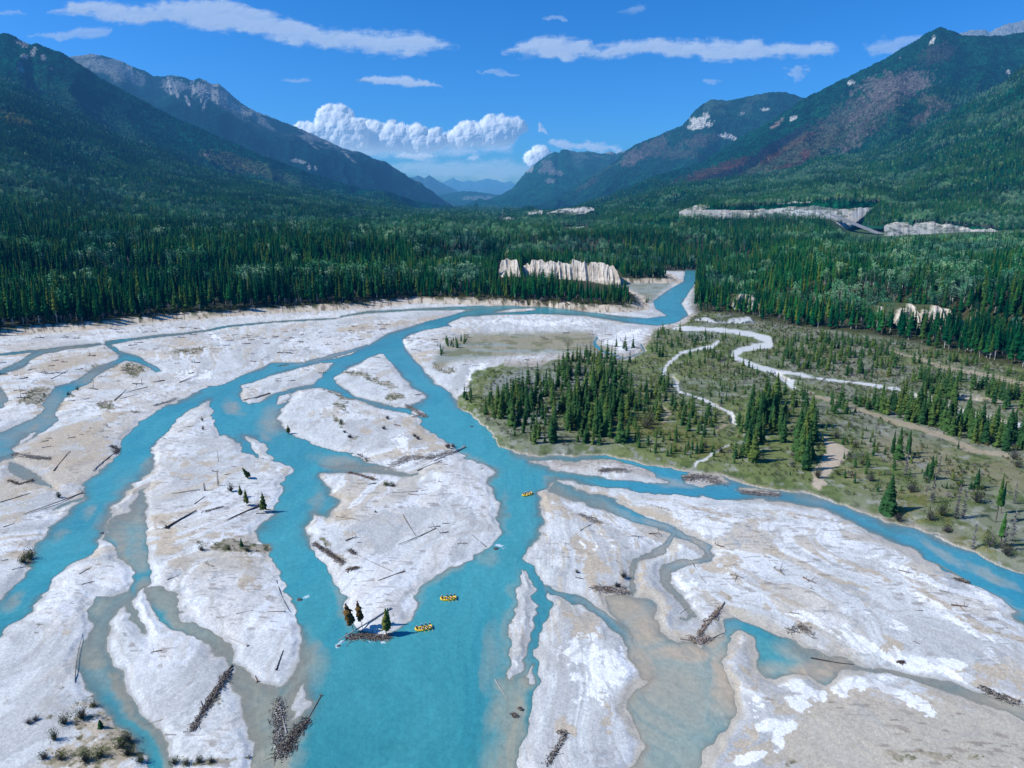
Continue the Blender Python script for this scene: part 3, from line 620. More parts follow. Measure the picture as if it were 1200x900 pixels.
# ------------------------------------------------------------------ mountains
def resamp(P, n, key=0):
    P = np.asarray(P, float); k = P[:, key]; t = np.linspace(k[0], k[-1], n)
    return np.stack([np.interp(t, k, P[:, j]) for j in range(P.shape[1])], 1)
MOUNT = {}
def mountain(name, top, base, nx=420, nt=170, amp=60, gscale=400, prof=1.15, rough=6, seed=0, paint=None, gully=1.0, back=.35, blend=.08):
    """a flank lofted from its foot (px, distance, height) to its skyline (px, py, distance)"""
    T = resamp(top, nx); B = resamp(base, nx)
    pxs = T[:, 0]
    Bi = np.asarray(base, float); B = np.stack([pxs, np.interp(pxs, Bi[:, 0], Bi[:, 1]), np.interp(pxs, Bi[:, 0], Bi[:, 2])], 1)
    tx, ty, tz = atY(T[:, 0], T[:, 1], T[:, 2])
    dx, dy, dz = ray(pxs, np.full(nx, 235.))
    bx = dx / dy * B[:, 1]; by = B[:, 1]; bz = B[:, 2]
    t = np.concatenate([[-.012], np.linspace(0, 1, nt - 1), 1 + np.linspace(.02, 1, 14) * back])[:, None]
    X = bx + (tx - bx) * t; Y = by + (ty - by) * t
    tt = np.minimum(t, 1)
    Z = bz - 160 * (t < 0) + (tz - bz) * np.where(t <= 1, np.clip(tt, 0, 1) ** prof, 1 - (t - 1) / back * .6)
    env = np.clip(np.sin(np.pi * np.clip(t, 0, 1)) ** .7, 0, 1) + blend * (t > .02)
    H = tz - bz
    # gullies run down the slope; warped so that they branch
    s = np.cumsum(np.r_[0, np.hypot(np.diff(bx + tx) / 2, np.diff(by + ty) / 2)])[None, :]
    sw = s + 220 * (fbm(X, Y, 900, 3, seed) - .5) + 90 * (fbm(X, Y, 260, 2, seed + 1) - .5)
    rn = 0; a_ = 1.; sc_ = gscale; tot = 0
    for k in range(4):
        r = 1 - np.abs(2 * vnoise(sw / sc_, t * H.mean() / sc_ * .45 + 3 * k, seed + 5 + k) - 1)
        rn = rn + a_ * r; tot += a_; a_ *= .5; sc_ /= 2.1
    rn = rn / tot
    big = fbm(X, Y, gscale * 2.4, 4, seed + 9) - .5
    Z = Z + env * (amp * (rn - .62) * gully + amp * 1.1 * big) + (fbm(X, Y, 55, 3, seed + 12) - .5) * rough * 2.2 * (t > .01)
    Z = Z + (RNG.random(X.shape) - .5) * rough * .9 * (t > .01)
    ppx, ppy, dep = proj(X, Y, Z)
    C = paint(X, Y, Z, ppx, ppy, rn, t + 0 * X)
    me = grid_mesh(name, X, Y, Z, np.clip(C, 0, 1).astype(np.float32))
    o = link(name, me, MM); tag(o, kind='structure')
    MOUNT[seed] = (X[:nt], Y[:nt], Z[:nt], ppx[:nt], ppy[:nt])
    return o
mm_ = M('mountain_flank'); at = mm_.attr('Col')
# tree stippling: two scales of speckle in world space
v1 = mm_.n('ShaderNodeTexVoronoi'); v1.inputs['Scale'].default_value = .055; mm_.L.new(mm_.pos(), v1.inputs['Vector'])
r1 = mm_.ramp(v1.outputs['Distance'], [(0, (1.7, 1.7, 1.6)), (.45, (.85, .85, .85)), (.8, (.35, .38, .42))])
nz = mm_.noise(.012, 6, rough=.7); r2 = mm_.ramp(nz.outputs[0], [(.35, (.72, .72, .75)), (.65, (1.3, 1.3, 1.25))])
mm_.col(mm_.mul(mm_.mul(at.outputs['Color'], r1), r2))
b1 = mm_.bump(nz.outputs[0], .6, 22); iv = mm_.n('ShaderNodeMath', operation='SUBTRACT'); iv.inputs[0].default_value = 1; mm_.L.new(v1.outputs['Distance'], iv.inputs[1])
mm_.bump(iv.outputs[0], .8, 9, b1)
MM = mm_.m; mm_.b.inputs['Specular IOR Level'].default_value = 0

GRN = (.003, .066, .034)
def pblob(px, py, cx, cy, rx, ry, ang=0):
    ca, sa = math.cos(math.radians(ang)), math.sin(math.radians(ang)); x = px - cx; y = py - cy
    q = ((x * ca + y * sa) / rx) ** 2 + ((-x * sa + y * ca) / ry) ** 2
    return np.exp(-q * q * .7 - q * .4)
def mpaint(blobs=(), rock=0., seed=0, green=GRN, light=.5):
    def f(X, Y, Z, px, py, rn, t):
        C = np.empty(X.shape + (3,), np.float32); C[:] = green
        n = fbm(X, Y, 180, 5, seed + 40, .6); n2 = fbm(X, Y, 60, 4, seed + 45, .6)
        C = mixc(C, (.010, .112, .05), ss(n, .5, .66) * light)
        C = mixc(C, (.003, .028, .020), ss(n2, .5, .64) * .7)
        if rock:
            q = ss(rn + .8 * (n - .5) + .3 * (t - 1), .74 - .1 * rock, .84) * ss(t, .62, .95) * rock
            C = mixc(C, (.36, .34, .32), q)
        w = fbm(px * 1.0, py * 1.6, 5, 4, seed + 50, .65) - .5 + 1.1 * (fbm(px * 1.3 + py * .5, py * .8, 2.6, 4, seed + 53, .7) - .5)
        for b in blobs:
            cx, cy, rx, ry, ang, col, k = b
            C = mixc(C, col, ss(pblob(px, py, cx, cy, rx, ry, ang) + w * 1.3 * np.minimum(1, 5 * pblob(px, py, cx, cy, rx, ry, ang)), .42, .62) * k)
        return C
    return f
SCR = (.42, .40, .38); WHT = (.60, .58, .53); TANM = (.15, .12, .06)
# farthest ranges
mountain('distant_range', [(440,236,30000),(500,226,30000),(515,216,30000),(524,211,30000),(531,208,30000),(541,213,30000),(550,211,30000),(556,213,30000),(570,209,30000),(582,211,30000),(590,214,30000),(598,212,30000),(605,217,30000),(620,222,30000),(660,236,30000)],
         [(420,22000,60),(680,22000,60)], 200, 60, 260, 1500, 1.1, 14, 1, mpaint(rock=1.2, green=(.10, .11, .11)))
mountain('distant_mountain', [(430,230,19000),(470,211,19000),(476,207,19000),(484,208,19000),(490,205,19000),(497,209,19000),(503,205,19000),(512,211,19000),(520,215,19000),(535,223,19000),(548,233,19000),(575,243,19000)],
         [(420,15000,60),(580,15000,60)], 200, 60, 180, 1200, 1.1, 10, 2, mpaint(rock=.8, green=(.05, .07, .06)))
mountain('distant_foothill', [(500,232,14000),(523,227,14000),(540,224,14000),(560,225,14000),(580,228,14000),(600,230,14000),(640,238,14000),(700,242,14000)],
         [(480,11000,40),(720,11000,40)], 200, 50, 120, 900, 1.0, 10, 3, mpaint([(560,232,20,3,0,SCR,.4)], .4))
# centre
mountain('valley_mountain', [(545,252,10500),(560,244,10800),(580,234,11000),(600,222,11300),(612,207,11500),(618,200,11500),(625,194,11500),(635,186,11500),(645,180,11500),(650,177,11500),(655,179,11500),(658,175,11500),(665,175,11500),(676,178,11500),(690,177,11500),(705,180,11500),(716,177,11500),(722,180,11500),(732,176,11500),(742,180,11500),(760,180,11500),(800,200,11500)],
         [(540,9300,45),(700,8200,50),(820,8200,60)], 360, 140, 200, 800, 1.15, 9, 4,
         mpaint([(620,197,7,5,-50,SCR,.8),(640,196,10,8,-30,(.22,.2,.2),.6),(652,203,10,4,0,(.25,.22,.22),.6),(645,212,8,3,0,SCR,.4),(716,178,8,3,0,SCR,.8),(735,178,8,3,0,SCR,.8),(700,205,30,4,-20,(.03,.10,.05),.5)], .25))
# left far ridge
mountain('west_far_ridge', [(60,72,9500),(85,66,9500),(96,65,9500),(105,63,9500),(113,64,9500),(120,65,9500),(133,69,9500),(145,73,9500),(160,79,9500),(172,83,9500),(180,88,9500),(192,89,9500),(200,87,9500),(215,90,9500),(226,94,9500),(233,91,9500),(241,94,9500),(248,99,9500),(256,98,9500),(262,103,9500),(272,112,9500),(283,121,9500),(300,131,9500),(318,137,9500),(333,143,9500),(350,150,9500),(367,158,9500),(383,165,9500),(400,173,9500),(412,177,9500),(422,178,9500),(432,183,9500),(450,195,9500),(467,205,9500),(483,214,9600),(500,225,9700),(520,237,9800),(533,244,9900),(548,250,10000),(570,254,10200)],
         [(40,5600,60),(300,5800,60),(480,7200,60),(580,9000,50)], 560, 200, 330, 900, 1.0, 8, 5,
         mpaint([(135,78,26,7,20,(.25,.25,.26),.9),(205,100,18,10,10,(.24,.25,.27),.9),(240,105,18,9,20,(.30,.29,.30),.95),(262,116,22,9,38,(.30,.29,.29),.95),(160,92,14,8,30,(.2,.2,.22),.7),
                 (152,80,3,9,-25,SCR,.9),(198,100,2,10,-12,SCR,.95),(207,108,2,12,-15,SCR,.9),(220,118,2,10,-25,SCR,.9),(226,104,2,12,8,SCR,.9),(237,112,1.6,12,10,SCR,.9),(240,122,2,9,15,SCR,.8),(248,112,3,8,-15,SCR,.7),(270,120,3,12,-45,SCR,.9),(280,127,3,10,-50,SCR,.8),(368,171,2,8,-50,SCR,.6),(410,185,1.6,10,-50,SCR,.5),(352,189,10,2,10,(.3,.3,.3),.8),(362,196,2,3,0,SCR,.8),(370,197,2,3,0,SCR,.8),(345,188,6,2,0,(.3,.3,.3),.7)], .75, 500, (.003, .030, .032), .25))
# left near mountain
mountain('west_mountain', [(-500,-60,5600),(-300,-20,5600),(-120,8,5600),(-40,26,5600),(0,39,5600),(7,38,5600),(12,40,5600),(20,45,5600),(30,51,5600),(37,52,5600),(43,50,5600),(50,53,5600),(60,57,5600),(72,62,5600),(83,68,5600),(98,78,5600),(110,86,5600),(130,97,5600),(150,107,5600),(175,120,5600),(200,133,5600),(220,142,5600),(240,151,5600),(262,161,5600),(283,171,5600),(310,182,5600),(333,191,5700),(367,203,5800),(400,214,5900),(435,223,6000),(467,231,6200),(500,240,6400),(533,249,6800),(560,256,7200)],
         [(-500,3300,220),(-100,3300,200),(100,3400,160),(300,3700,100),(480,4400,60),(580,5600,50)], 560, 220, 215, 620, 1.1, 8, 6,
         mpaint([(26,51,8,4,20,(.38,.33,.31),.9),(29,66,4,5,0,SCR,.95),(39,60,4,7,20,SCR,.9),(51,68,3.5,5,0,SCR,.9),(25,81,4,5,-20,SCR,.95),(24,75,4,3,0,SCR,.6),(60,81,2,2,0,SCR,.6),
                 (170,172,6,3,20,WHT,1),(165,167,2,3,0,WHT,.9),(186,181,3,3,0,WHT,1),(193,182,3,3,0,WHT,1),(250,151,5,2,0,(.35,.3,.28),.8),
                 (280,192,46,11,14,(.095,.11,.05),.8),(320,206,40,7,14,(.07,.10,.05),.8),(242,182,4,2,0,(.4,.3,.25),.8),(300,197,34,6,14,(.12,.105,.06),.5),
                 (120,110,90,16,28,(.010,.034,.026),.55),(110,130,80,14,30,(.036,.085,.045),.5),(330,205,60,8,20,(.04,.10,.05),.5)], 0, 600, (.002, .056, .036), .4))
mountain('west_shoulder', [(-500,40,4300),(-200,66,4300),(-60,80,4300),(0,93,4300),(25,101,4300),(45,112,4300),(65,122,4300),(83,130,4300),(105,141,4300),(130,153,4300),(160,167,4300),(195,181,4300),(233,197,4300),(275,206,4300),(320,214,4400),(367,222,4500),(420,233,4700),(480,245,5000),(530,253,5300),(560,258,5600)],
         [(-500,2000,160),(-300,2000,160),(-100,2200,130),(0,2300,120),(150,2400,95),(300,2500,70),(450,2900,52),(580,3600,50)], 560, 200, 45, 420, 1.12, 7, 7,
         mpaint([(18,142,24,7,12,(.10,.105,.03),.9),(10,132,16,4,15,(.10,.10,.04),.7),(40,170,50,12,10,(.05,.10,.055),.4),(160,195,50,6,14,(.06,.13,.075),.5)], 0, 700, GRN, .6))
# right
mountain('east_far_mountain', [(600,250,7600),(630,242,7800),(660,226,8200),(680,214,8500),(700,203,8500),(720,190,8500),(733,177,8500),(745,169,8500),(767,160,8500),(785,152,8500),(800,146,8500),(807,138,8500),(813,130,8500),(820,124,8500),(830,118,8500),(837,116,8500),(852,118,8500),(867,115,8500),(885,111,8500),(900,108,8500),(917,107,8500),(930,110,8500),(943,115,8500),(970,122,8500),(1100,170,8500)],
         [(590,6800,50),(800,6200,70),(1100,6200,100)], 460, 190, 240, 800, 1.1, 9, 8,
         mpaint([(822,143,14,6,5,WHT,1),(815,148,10,4,0,WHT,.9),(827,137,5,5,0,WHT,.8),(850,159,8,4,10,WHT,1),(860,162,4,3,30,WHT,1),(896,128,5,2,0,WHT,1),(870,133,3,2,0,SCR,.8),(760,175,30,10,-30,(.14,.11,.10),.6),(740,186,16,8,-30,(.16,.13,.12),.7),(820,165,26,8,-10,(.12,.09,.08),.5),(790,180,30,8,0,(.10,.09,.07),.5),(690,215,20,4,-30,(.09,.08,.06),.4)], .1, 800, (.008, .056, .040), .4))
mountain('east_high_peak', [(1080,60,12500),(1110,46,12500),(1120,40,12500),(1130,38,12500),(1136,35,12500),(1143,34,12500),(1150,35,12500),(1160,37,12500),(1168,33,12500),(1180,28,12500),(1192,26,12500),(1200,24,12500),(1230,14,12500),(1280,20,12500),(1350,40,12500)],
         [(1060,10000,700),(1360,10000,700)], 200, 80, 250, 700, 1.0, 14, 9, mpaint([(1170,34,90,20,0,(.42,.38,.35),1)], 1.2, 850, (.34, .31, .29)))
mountain('east_burnt_mountain', [(590,252,5400),(640,246,5500),(690,238,5700),(720,228,5900),(750,216,6100),(775,206,6200),(800,197,6200),(820,190,6200),(833,183,6200),(850,172,6200),(867,161,6200),(890,149,6200),(910,137,6200),(925,127,6200),(943,115,6200),(960,106,6200),(973,99,6200),(987,93,6200),(1000,87,6200),(1013,80,6200),(1027,74,6200),(1040,67,6200),(1053,59,6200),(1066,52,6200),(1077,46,6200),(1083,41,6200),(1090,37,6200),(1096,34,6200),(1102,33,6200),(1110,35,6200),(1118,38,6200),(1127,42,6200),(1140,43,6200),(1153,43,6200),(1165,42,6200),(1173,42,6200),(1188,40,6200),(1200,37,6200),(1240,26,6200),(1300,15,6200),(1500,-20,6200)],
         [(580,4400,50),(700,4300,55),(850,3900,70),(1000,3700,120),(1200,3500,200),(1500,3400,260)], 620, 240, 190, 640, 1.12, 9, 10,
         mpaint([(1000,140,90,26,-32,(.085,.085,.075),.75),(930,178,80,20,-24,(.075,.08,.05),.75),(840,200,60,8,-18,(.085,.045,.036),.8),(870,193,40,6,-25,(.11,.048,.036),.85),(905,183,22,4,-30,(.12,.055,.04),.8),(935,165,26,4,-30,(.12,.07,.05),.7),(920,196,20,4,-10,(.10,.048,.035),.8),(945,180,6,8,30,(.11,.05,.04),.8),
                 (895,180,50,7,-32,(.014,.018,.03),.95),(860,200,36,5,-18,(.014,.018,.03),.8),(930,158,34,5,-32,(.02,.025,.04),.7),(840,206,20,3,-10,(.015,.02,.03),.6),
                 (1050,100,50,18,-10,(.17,.14,.135),.75),(1030,125,50,12,-30,(.15,.125,.12),.65),(1000,165,26,9,-30,(.17,.14,.135),.7),(1095,120,24,9,20,(.15,.11,.10),.6),(1080,138,20,6,-30,(.18,.13,.12),.7),(1010,150,20,14,-40,(.12,.10,.10),.6),(1100,62,24,14,-20,(.09,.075,.075),.5),
                 (1093,47,3,7,35,WHT,.9),(997,97,4,3,-20,WHT,1),(929,139,5,2.5,-20,WHT,1),(1181,84,2,3,-20,WHT,.9),(910,145,10,3,-40,(.28,.2,.17),.8),(1055,68,2,2,0,SCR,.8),
                 (680,232,10,2,-10,SCR,.4),(935,200,4,2,20,WHT,.6),(700,218,20,4,-20,(.10,.09,.08),.4)], 0, 900, (.004, .054, .034), .35))
mountain('east_slope', [(590,252,4600),(650,249,4600),(700,240,4500),(750,229,4400),(800,214,4300),(833,211,4200),(867,207,4200),(900,203,4200),(933,196,4200),(950,189,4200),(967,184,4200),(1000,182,4200),(1015,180,4200),(1033,175,4100),(1045,170,4100),(1057,163,4100),(1070,156,4100),(1083,150,4000),(1098,141,4000),(1110,134,4000),(1122,128,4000),(1133,122,4000),(1145,115,4000),(1157,108,4000),(1167,103,4000),(1177,97,4000),(1190,86,4000),(1200,77,4000),(1300,30,4000),(1500,-10,4000)],
         [(580,2500,40),(700,2400,42),(790,2250,62),(830,2200,100),(900,2200,108),(1000,2200,118),(1034,2215,116),(1050,2070,86),(1066,1960,66),(1100,1900,64),(1200,1800,46),(1300,1750,60),(1500,1700,80)], 620, 220, 75, 480, 1.15, 7, 11,
         mpaint([(680,262,30,7,0,WHT,0),(960,198,60,3,-12,(.06,.12,.08),.6),(1150,235,60,16,-10,(.05,.09,.06),.5),(1000,232,30,3,0,(.03,.06,.04),.4),(1180,225,30,6,-10,(.07,.12,.045),.5)], 0, 1000, GRN, .6))

# ------------------------------------------------------------------ pale cliffs, road cut, highway
def cliff(name, pts, nx, nt, flute, col, col2, seed, lean=.5, jag=.28, kind='structure'):
    """pts: (px_foot, py_foot, z_foot, height) along the foot"""
    Pp = resamp(pts, nx)
    fx, fy = gnd(Pp[:, 0], Pp[:, 1], Pp[:, 2]); fx = np.asarray(fx); fy = np.asarray(fy)
    t = np.linspace(-.08, 1, nt)[:, None]; s = np.cumsum(np.r_[0, np.hypot(np.diff(fx), np.diff(fy))])[None, :]
    f1 = 1 - np.abs(2 * vnoise(s / flute + .25 * (t), t * .7, seed) - 1); f2 = 1 - np.abs(2 * vnoise(s / flute * 2.7, t * 1.6, seed + 1) - 1); f3 = vnoise(s / 3., t * 6, seed + 2)
    Hh = Pp[:, 3][None, :] * (1 + jag * (fbm(s, s * 0 + 9, flute * .9, 3, seed + 3) * 2 - 1)) * ss(s, -3, 7) * ss(s, s.max() + 3, s.max() - 7)
    X = fx[None, :] + 0 * t; Y = fy[None, :] + t * Hh * lean - (f1 * 6 + f2 * 2.5 + f3 * 1.0) * (1 - .5 * t)
    Z = Pp[:, 2][None, :] + t * Hh + f3 * .8
    # flat shoulder running back into the bench
    X = np.vstack([X, X[-1:], X[-1:]]); Y = np.vstack([Y, Y[-1:] + 9, Y[-1:] + 60]); Z = np.vstack([Z, Z[-1:] - .2, Z[-1:] - 7])
    C = np.empty(X.shape + (3,), np.float32); C[:] = col
    k = np.vstack([f1, f1[-1:], f1[-1:]]); C = mixc(C, col2, ss(.7 * k + .5 * fbm(X, Z * 1.5, 9, 3, seed + 5), .62, .35) * .8)
    C = mixc(C, col2, ss(fbm(X * .15, Z, 2.6, 3, seed + 7), .5, .62) * .45)
    ti = np.vstack([t, [[1.1]], [[1.2]]]) + 0 * X; C = mixc(C, (.06, .075, .03), ss(ti, 1.02, 1.08))
    C = mixc(C, (.24, .22, .15), ss(ti, .22, .0) * .6)
    me = grid_mesh(name, X, Y, Z, C); m = M(name + '_soil', True); a = m.attr('Col'); nz = m.noise(.5, 5); r = m.ramp(nz.outputs[0], [(.3, (.8, .8, .8)), (.7, (1.15, 1.15, 1.15))]); m.col(m.mul(a.outputs['Color'], r)); m.bump(nz.outputs[0], .6, 1.5)
    o = link(name, me, m.m); tag(o, kind=kind); return o
cliff('silt_cliff', [(610,326,5,22),(625,328,4,26),(660,330,3,27),(690,331,3,27),(715,332,3,25),(727,333,3,17)], 300, 40, 8, (.66, .58, .48), (.42, .35, .27), 201)
cliff('silt_cliff', [(583,327,5,24),(595,327,5,27),(610,328,5,25)], 80, 30, 10, (.66, .58, .48), (.42, .35, .27), 206)
cliff('silt_cliff', [(1048,382,8,10),(1058,382,8,16),(1070,382,8,17),(1080,383,8,13),(1090,383,8,17),(1100,383,8,15),(1112,383,8,15),(1121,384,8,8),(1130,384,8,11)], 220, 36, 8, (.68, .60, .48), (.42, .34, .25), 211, jag=.5)
cliff('silt_cliff', [(1028,372,12,9),(1033,372,12,12),(1040,372,12,9)], 50, 30, 8, (.62, .55, .45), (.38, .31, .22), 214, jag=.4)
cliff('silt_cliff', [(858,362,6,8),(870,361,6,13),(890,361,6,10)], 90, 30, 9, (.50, .45, .36), (.28, .25, .18), 221, jag=.5)
cliff('silt_cliff', [(812,377,.6,3),(840,381,.6,4),(860,380,.6,4),(885,381,.8,7)], 160, 16, 12, (.45, .46, .46), (.28, .27, .25), 223, jag=.8)

# the highway bench: pale cut slopes above and below the road on the east hillside
def band(name, up, lo, nx, nt, colf, seed, rough=2., kind='structure'):
    """strip between two lines given as (px, py, distance)"""
    px = np.linspace(up[0][0], up[-1][0], nx); U_ = np.asarray(up, float); L_ = np.asarray(lo, float)
    def ev(P):
        y = np.interp(px, P[:, 0], P[:, 1]); d = np.interp(px, P[:, 0], P[:, 2]); return atY(px, y, d)
    U_ = np.stack([px, np.interp(px, U_[:, 0], U_[:, 1]) + (fbm(px, px * 0, 9, 4, seed + 60, .65) - .5) * 5 * ss(px, px[0], px[0] + 8), np.interp(px, U_[:, 0], U_[:, 2])], 1); L_ = np.stack([px, np.interp(px, L_[:, 0], L_[:, 1]) + (fbm(px, px * 0 + 5, 12, 4, seed + 70, .65) - .5) * 6, np.interp(px, L_[:, 0], L_[:, 2])], 1)
    L_[:, 1] = np.maximum(L_[:, 1], U_[:, 1] + .3)
    a = ev(U_); b = ev(L_); t = np.linspace(0, 1, nt)[:, None]
    X = b[0] + (a[0] - b[0]) * t; Y = b[1] + (a[1] - b[1]) * t; Z = b[2] + (a[2] - b[2]) * t
    w = np.sin(np.pi * np.clip(t, 0, 1)) * ss(px, px[0], px[0] + 6) * ss(px, px[-1], px[-1] - 6)
    Z = Z + w * ((fbm(X, Y, 60, 4, seed) - .5) * rough * 4); 
    X = np.vstack([X[:1], X]); Y = np.vstack([Y[:1] - 1, Y]); Z = np.vstack([Z[:1] - 7, Z]); t = np.vstack([[[0.]], t])
    p = proj(X, Y, Z); C = colf(X, Y, Z, p[0], p[1], t + 0 * X)
    MOUNT[seed] = (X, Y, Z, p[0], p[1])
    o = link(name, grid_mesh(name, X, Y, Z, np.clip(C, 0, 1)), SOIL); tag(o, kind=kind); return o
sm_ = M('cut_slope_soil'); a_ = sm_.attr('Col'); nz = sm_.noise(.09, 6, rough=.7); r = sm_.ramp(nz.outputs[0], [(.3, (.7, .7, .7)), (.7, (1.25, 1.25, 1.25))]); sm_.col(sm_.mul(a_.outputs['Color'], r)); sm_.bump(nz.outputs[0], .7, 6); SOIL = sm_.m
def cutcol(X, Y, Z, px, py, t):
    C = np.empty(X.shape + (3,), np.float32); C[:] = (.40, .40, .36)
    n = fbm(X * .5, Y * .5 + Z, 22, 5, 301, .6)
    C = mixc(C, (.50, .45, .37), ss(n, .46, .6) * .8); C = mixc(C, (.17, .19, .15), ss(fbm(X, Z * 4, 50, 4, 305), .52, .66) * .7)
    C = mixc(C, (.42, .42, .41), pblob(px, py, 1015, 245, 22, 6, -28) > .5)
    C = mixc(C, (.13, .17, .14), ss(pblob(px, py, 955, 243, 36, 3, 5), .4, .6) * .8)
    C = mixc(C, (.62, .56, .46), ss(t, .80, .95) * ss(fbm(px, py, 7, 3, 306), .4, .55) * .8); C = mixc(C, (.62, .64, .60), pblob(px, py, 940, 249, 40, 4, 8) * .7); C = mixc(C, (.22, .29, .27), pblob(px, py, 945, 240, 50, 2.2, 3) * .8); C = mixc(C, (.05, .085, .04), ss(fbm(px, py * 2.2, 6, 4, 307, .65), .55, .62) * .75)
    C = mixc(C, (.05, .08, .03), ss(pblob(px, py, 1030, 262, 10, 5, 0), .3, .6))
    return C
def PITC(X, Y, Z, px, py, t):
    C = np.full(X.shape + (3,), .55, np.float32) * np.float32([1.0, .94, .82])
    return mixc(C, (.04, .08, .04), np.clip(ss(fbm(px, py * 2, 5, 4, 330, .65), .48, .56) * .9 + ss(t, .16, 0) + ss(t, .85, 1), 0, 1))
band('road_cut', [(796,248,2300),(815,241,2300),(822,240,2300),(850,243,2250),(880,243,2250),(905,240,2250),(925,237,2250),(950,235.5,2250),(975,237,2250),(992,238.5,2250),(1000,238,2250),(1018,235,2250),(1034,233,2240)],
     [(796,252,2100),(850,253,2080),(900,254,2080),(940,254,2080),(965,258,2080),(982,264,2050),(996,265,2050),(1004,261,2090),(1012,254,2140),(1022,244,2200),(1034,234,2238)], 400, 30, cutcol, 310)
band('road_cut', [(1036,264,1950),(1050,260,1950),(1058,259,1950),(1070,261,1950),(1090,260,1900),(1110,262,1850),(1125,265,1850),(1140,269,1800),(1160,268,1800),(1172,272,1750),(1190,274,1700),(1200,270,1700),(1230,268,1700),(1290,262,1700)],
     [(1036,274,1750),(1060,280,1720),(1085,284,1700),(1105,288,1680),(1125,294,1650),(1150,288,1650),(1170,284,1640),(1200,282,1640),(1290,286,1600)], 360, 30, cutcol, 320)
band('sand_pit', [(641,249,3300),(652,246,3300),(668,243,3300),(685,242,3300),(696,244,3300)], [(641,251,3150),(660,250,3150),(675,252,3100),(696,247,3200)], 120, 14, PITC, 331)
band('sand_pit', [(619,248,3500),(625,246,3500),(636,246,3500)], [(619,252,3400),(628,252,3400),(636,249,3400)], 60, 10, PITC, 333)
band('sand_pit', [(589,256,2900),(596,254,2900),(603,256,2900)], [(589,260,2850),(596,260,2850),(603,259,2850)], 60, 10, PITC, 334)
band('sand_pit', [(662,267,2300),(672,265,2300),(684,265,2300)], [(662,271,2250),(672,271,2250),(684,269,2250)], 60, 10, PITC, 335)
band('forest_spur', [(1010,262,2060),(1014,254,2118),(1024,243.5,2183),(1034,234,2200),(1042,240,2130),(1050,247,2062),(1070,256,1955)], [(1010,264,2040),(1024,265,1985),(1034,265,1960),(1050,266,1950),(1070,266,1900)], 80, 30, lambda X, Y, Z, px, py, t: np.full(X.shape + (3,), 1, np.float32) * np.float32(GRN), 360)
# highway strip with verge and a centre line
def road():
    c = np.asarray([(978,252.5,2075),(986,256,2030),(995,260,1985),(1005,264,1930),(1015,268,1880),(1024,271.5,1840),(1032,274.5,1800)], float)
    x, y, z = atY(c[:, 0], c[:, 1], c[:, 2]); z = np.asarray(z) + .6; x = np.asarray(x)
    n = 60; k = np.linspace(0, len(c) - 1, n); X = np.interp(k, range(len(c)), x); Y = np.interp(k, range(len(c)), c[:, 2]); Z = np.interp(k, range(len(c)), z)
    d = np.stack([np.gradient(X), np.gradient(Y)], 1); d /= np.linalg.norm(d, axis=1)[:, None]; nx_, ny_ = -d[:, 1], d[:, 0]
    def strip(off, w, dz):
        o_ = np.asarray([off - w, off + w])[:, None]; return X + nx_ * o_, Y + ny_ * o_, Z + dz + 0 * o_
    r = simple('asphalt', (.17, .18, .19), (.22, .23, .24), .05, obj=False); hz = M('road_paint'); hz.b.inputs['Base Color'].default_value = (.7, .62, .2, 1)
    mr = M('highway_asphalt'); nz_ = mr.noise(.06, 4); mr.col(mr.ramp(nz_.outputs[0], [(.3, (.17, .18, .19)), (.7, (.24, .25, .26))]))
    hw = link('highway', grid_mesh('highway', *strip(0, 11, 0)), mr.m); tag(hw, kind='structure')
    ln_ = link('centre_line', grid_mesh('centre_line', *strip(0, .25, .05)), hz.m, hw)
road()

# ------------------------------------------------------------------ trees
def conifer(seed, h=1., r=.16, bare=.08, whorls=16, nb=8, sub=1, narrow=1., rag=.35):
    """crown of drooping ragged branch sprays around a tapering trunk; unit height"""
    rd = random.Random(seed); v = []; f = []
    for k in range(whorls):
        q = (k + rd.uniform(-.3, .3)) / whorls; q = min(max(q, 0), .985)
        z = bare + (h - bare) * q
        R = r * ((1 - q) ** .85) * (1 if q > .12 else .65 + q * 3) * rd.uniform(1 - rag, 1.1) + .010
        nbk = max(4, int(nb * (1 - .45 * q)))
        a0 = rd.uniform(0, 6.28)
        for b in range(nbk):
            a = a0 + 6.283 * b / nbk + rd.uniform(-.3, .3); L_ = R * rd.uniform(.6, 1.25); w = (R * .55 + .012) * rd.uniform(.7, 1.2)
            ca, sa = math.cos(a), math.sin(a); dr_ = L_ * rd.uniform(.35, .75); up = .25 * L_
            for j in range(sub):
                m_ = .55 + .25 * j; n0 = len(v); ww = w * (1 - .35 * j); zz = z - .02 * j
                v += [(0, 0, zz + up + .012), (ca * L_ * m_ - sa * ww, sa * L_ * m_ + ca * ww, zz - dr_ * m_ - .012), (ca * L_, sa * L_, zz - dr_), (ca * L_ * m_ + sa * ww, sa * L_ * m_ - ca * ww, zz - dr_ * m_ - .012), (ca * L_ * m_, sa * L_ * m_, zz - dr_ * m_ * .55)]
                f += [(n0, n0 + 1, n0 + 4), (n0 + 4, n0 + 1, n0 + 2), (n0 + 4, n0 + 2, n0 + 3), (n0, n0 + 4, n0 + 3)]
    n0 = len(v); v += [(.012, 0, h * .9), (-.006, .011, h * .9), (-.006, -.011, h * .9), (0, 0, h * 1.01)]; f += [(n0, n0 + 1, n0 + 3), (n0 + 1, n0 + 2, n0 + 3), (n0 + 2, n0, n0 + 3)]
    return v, f
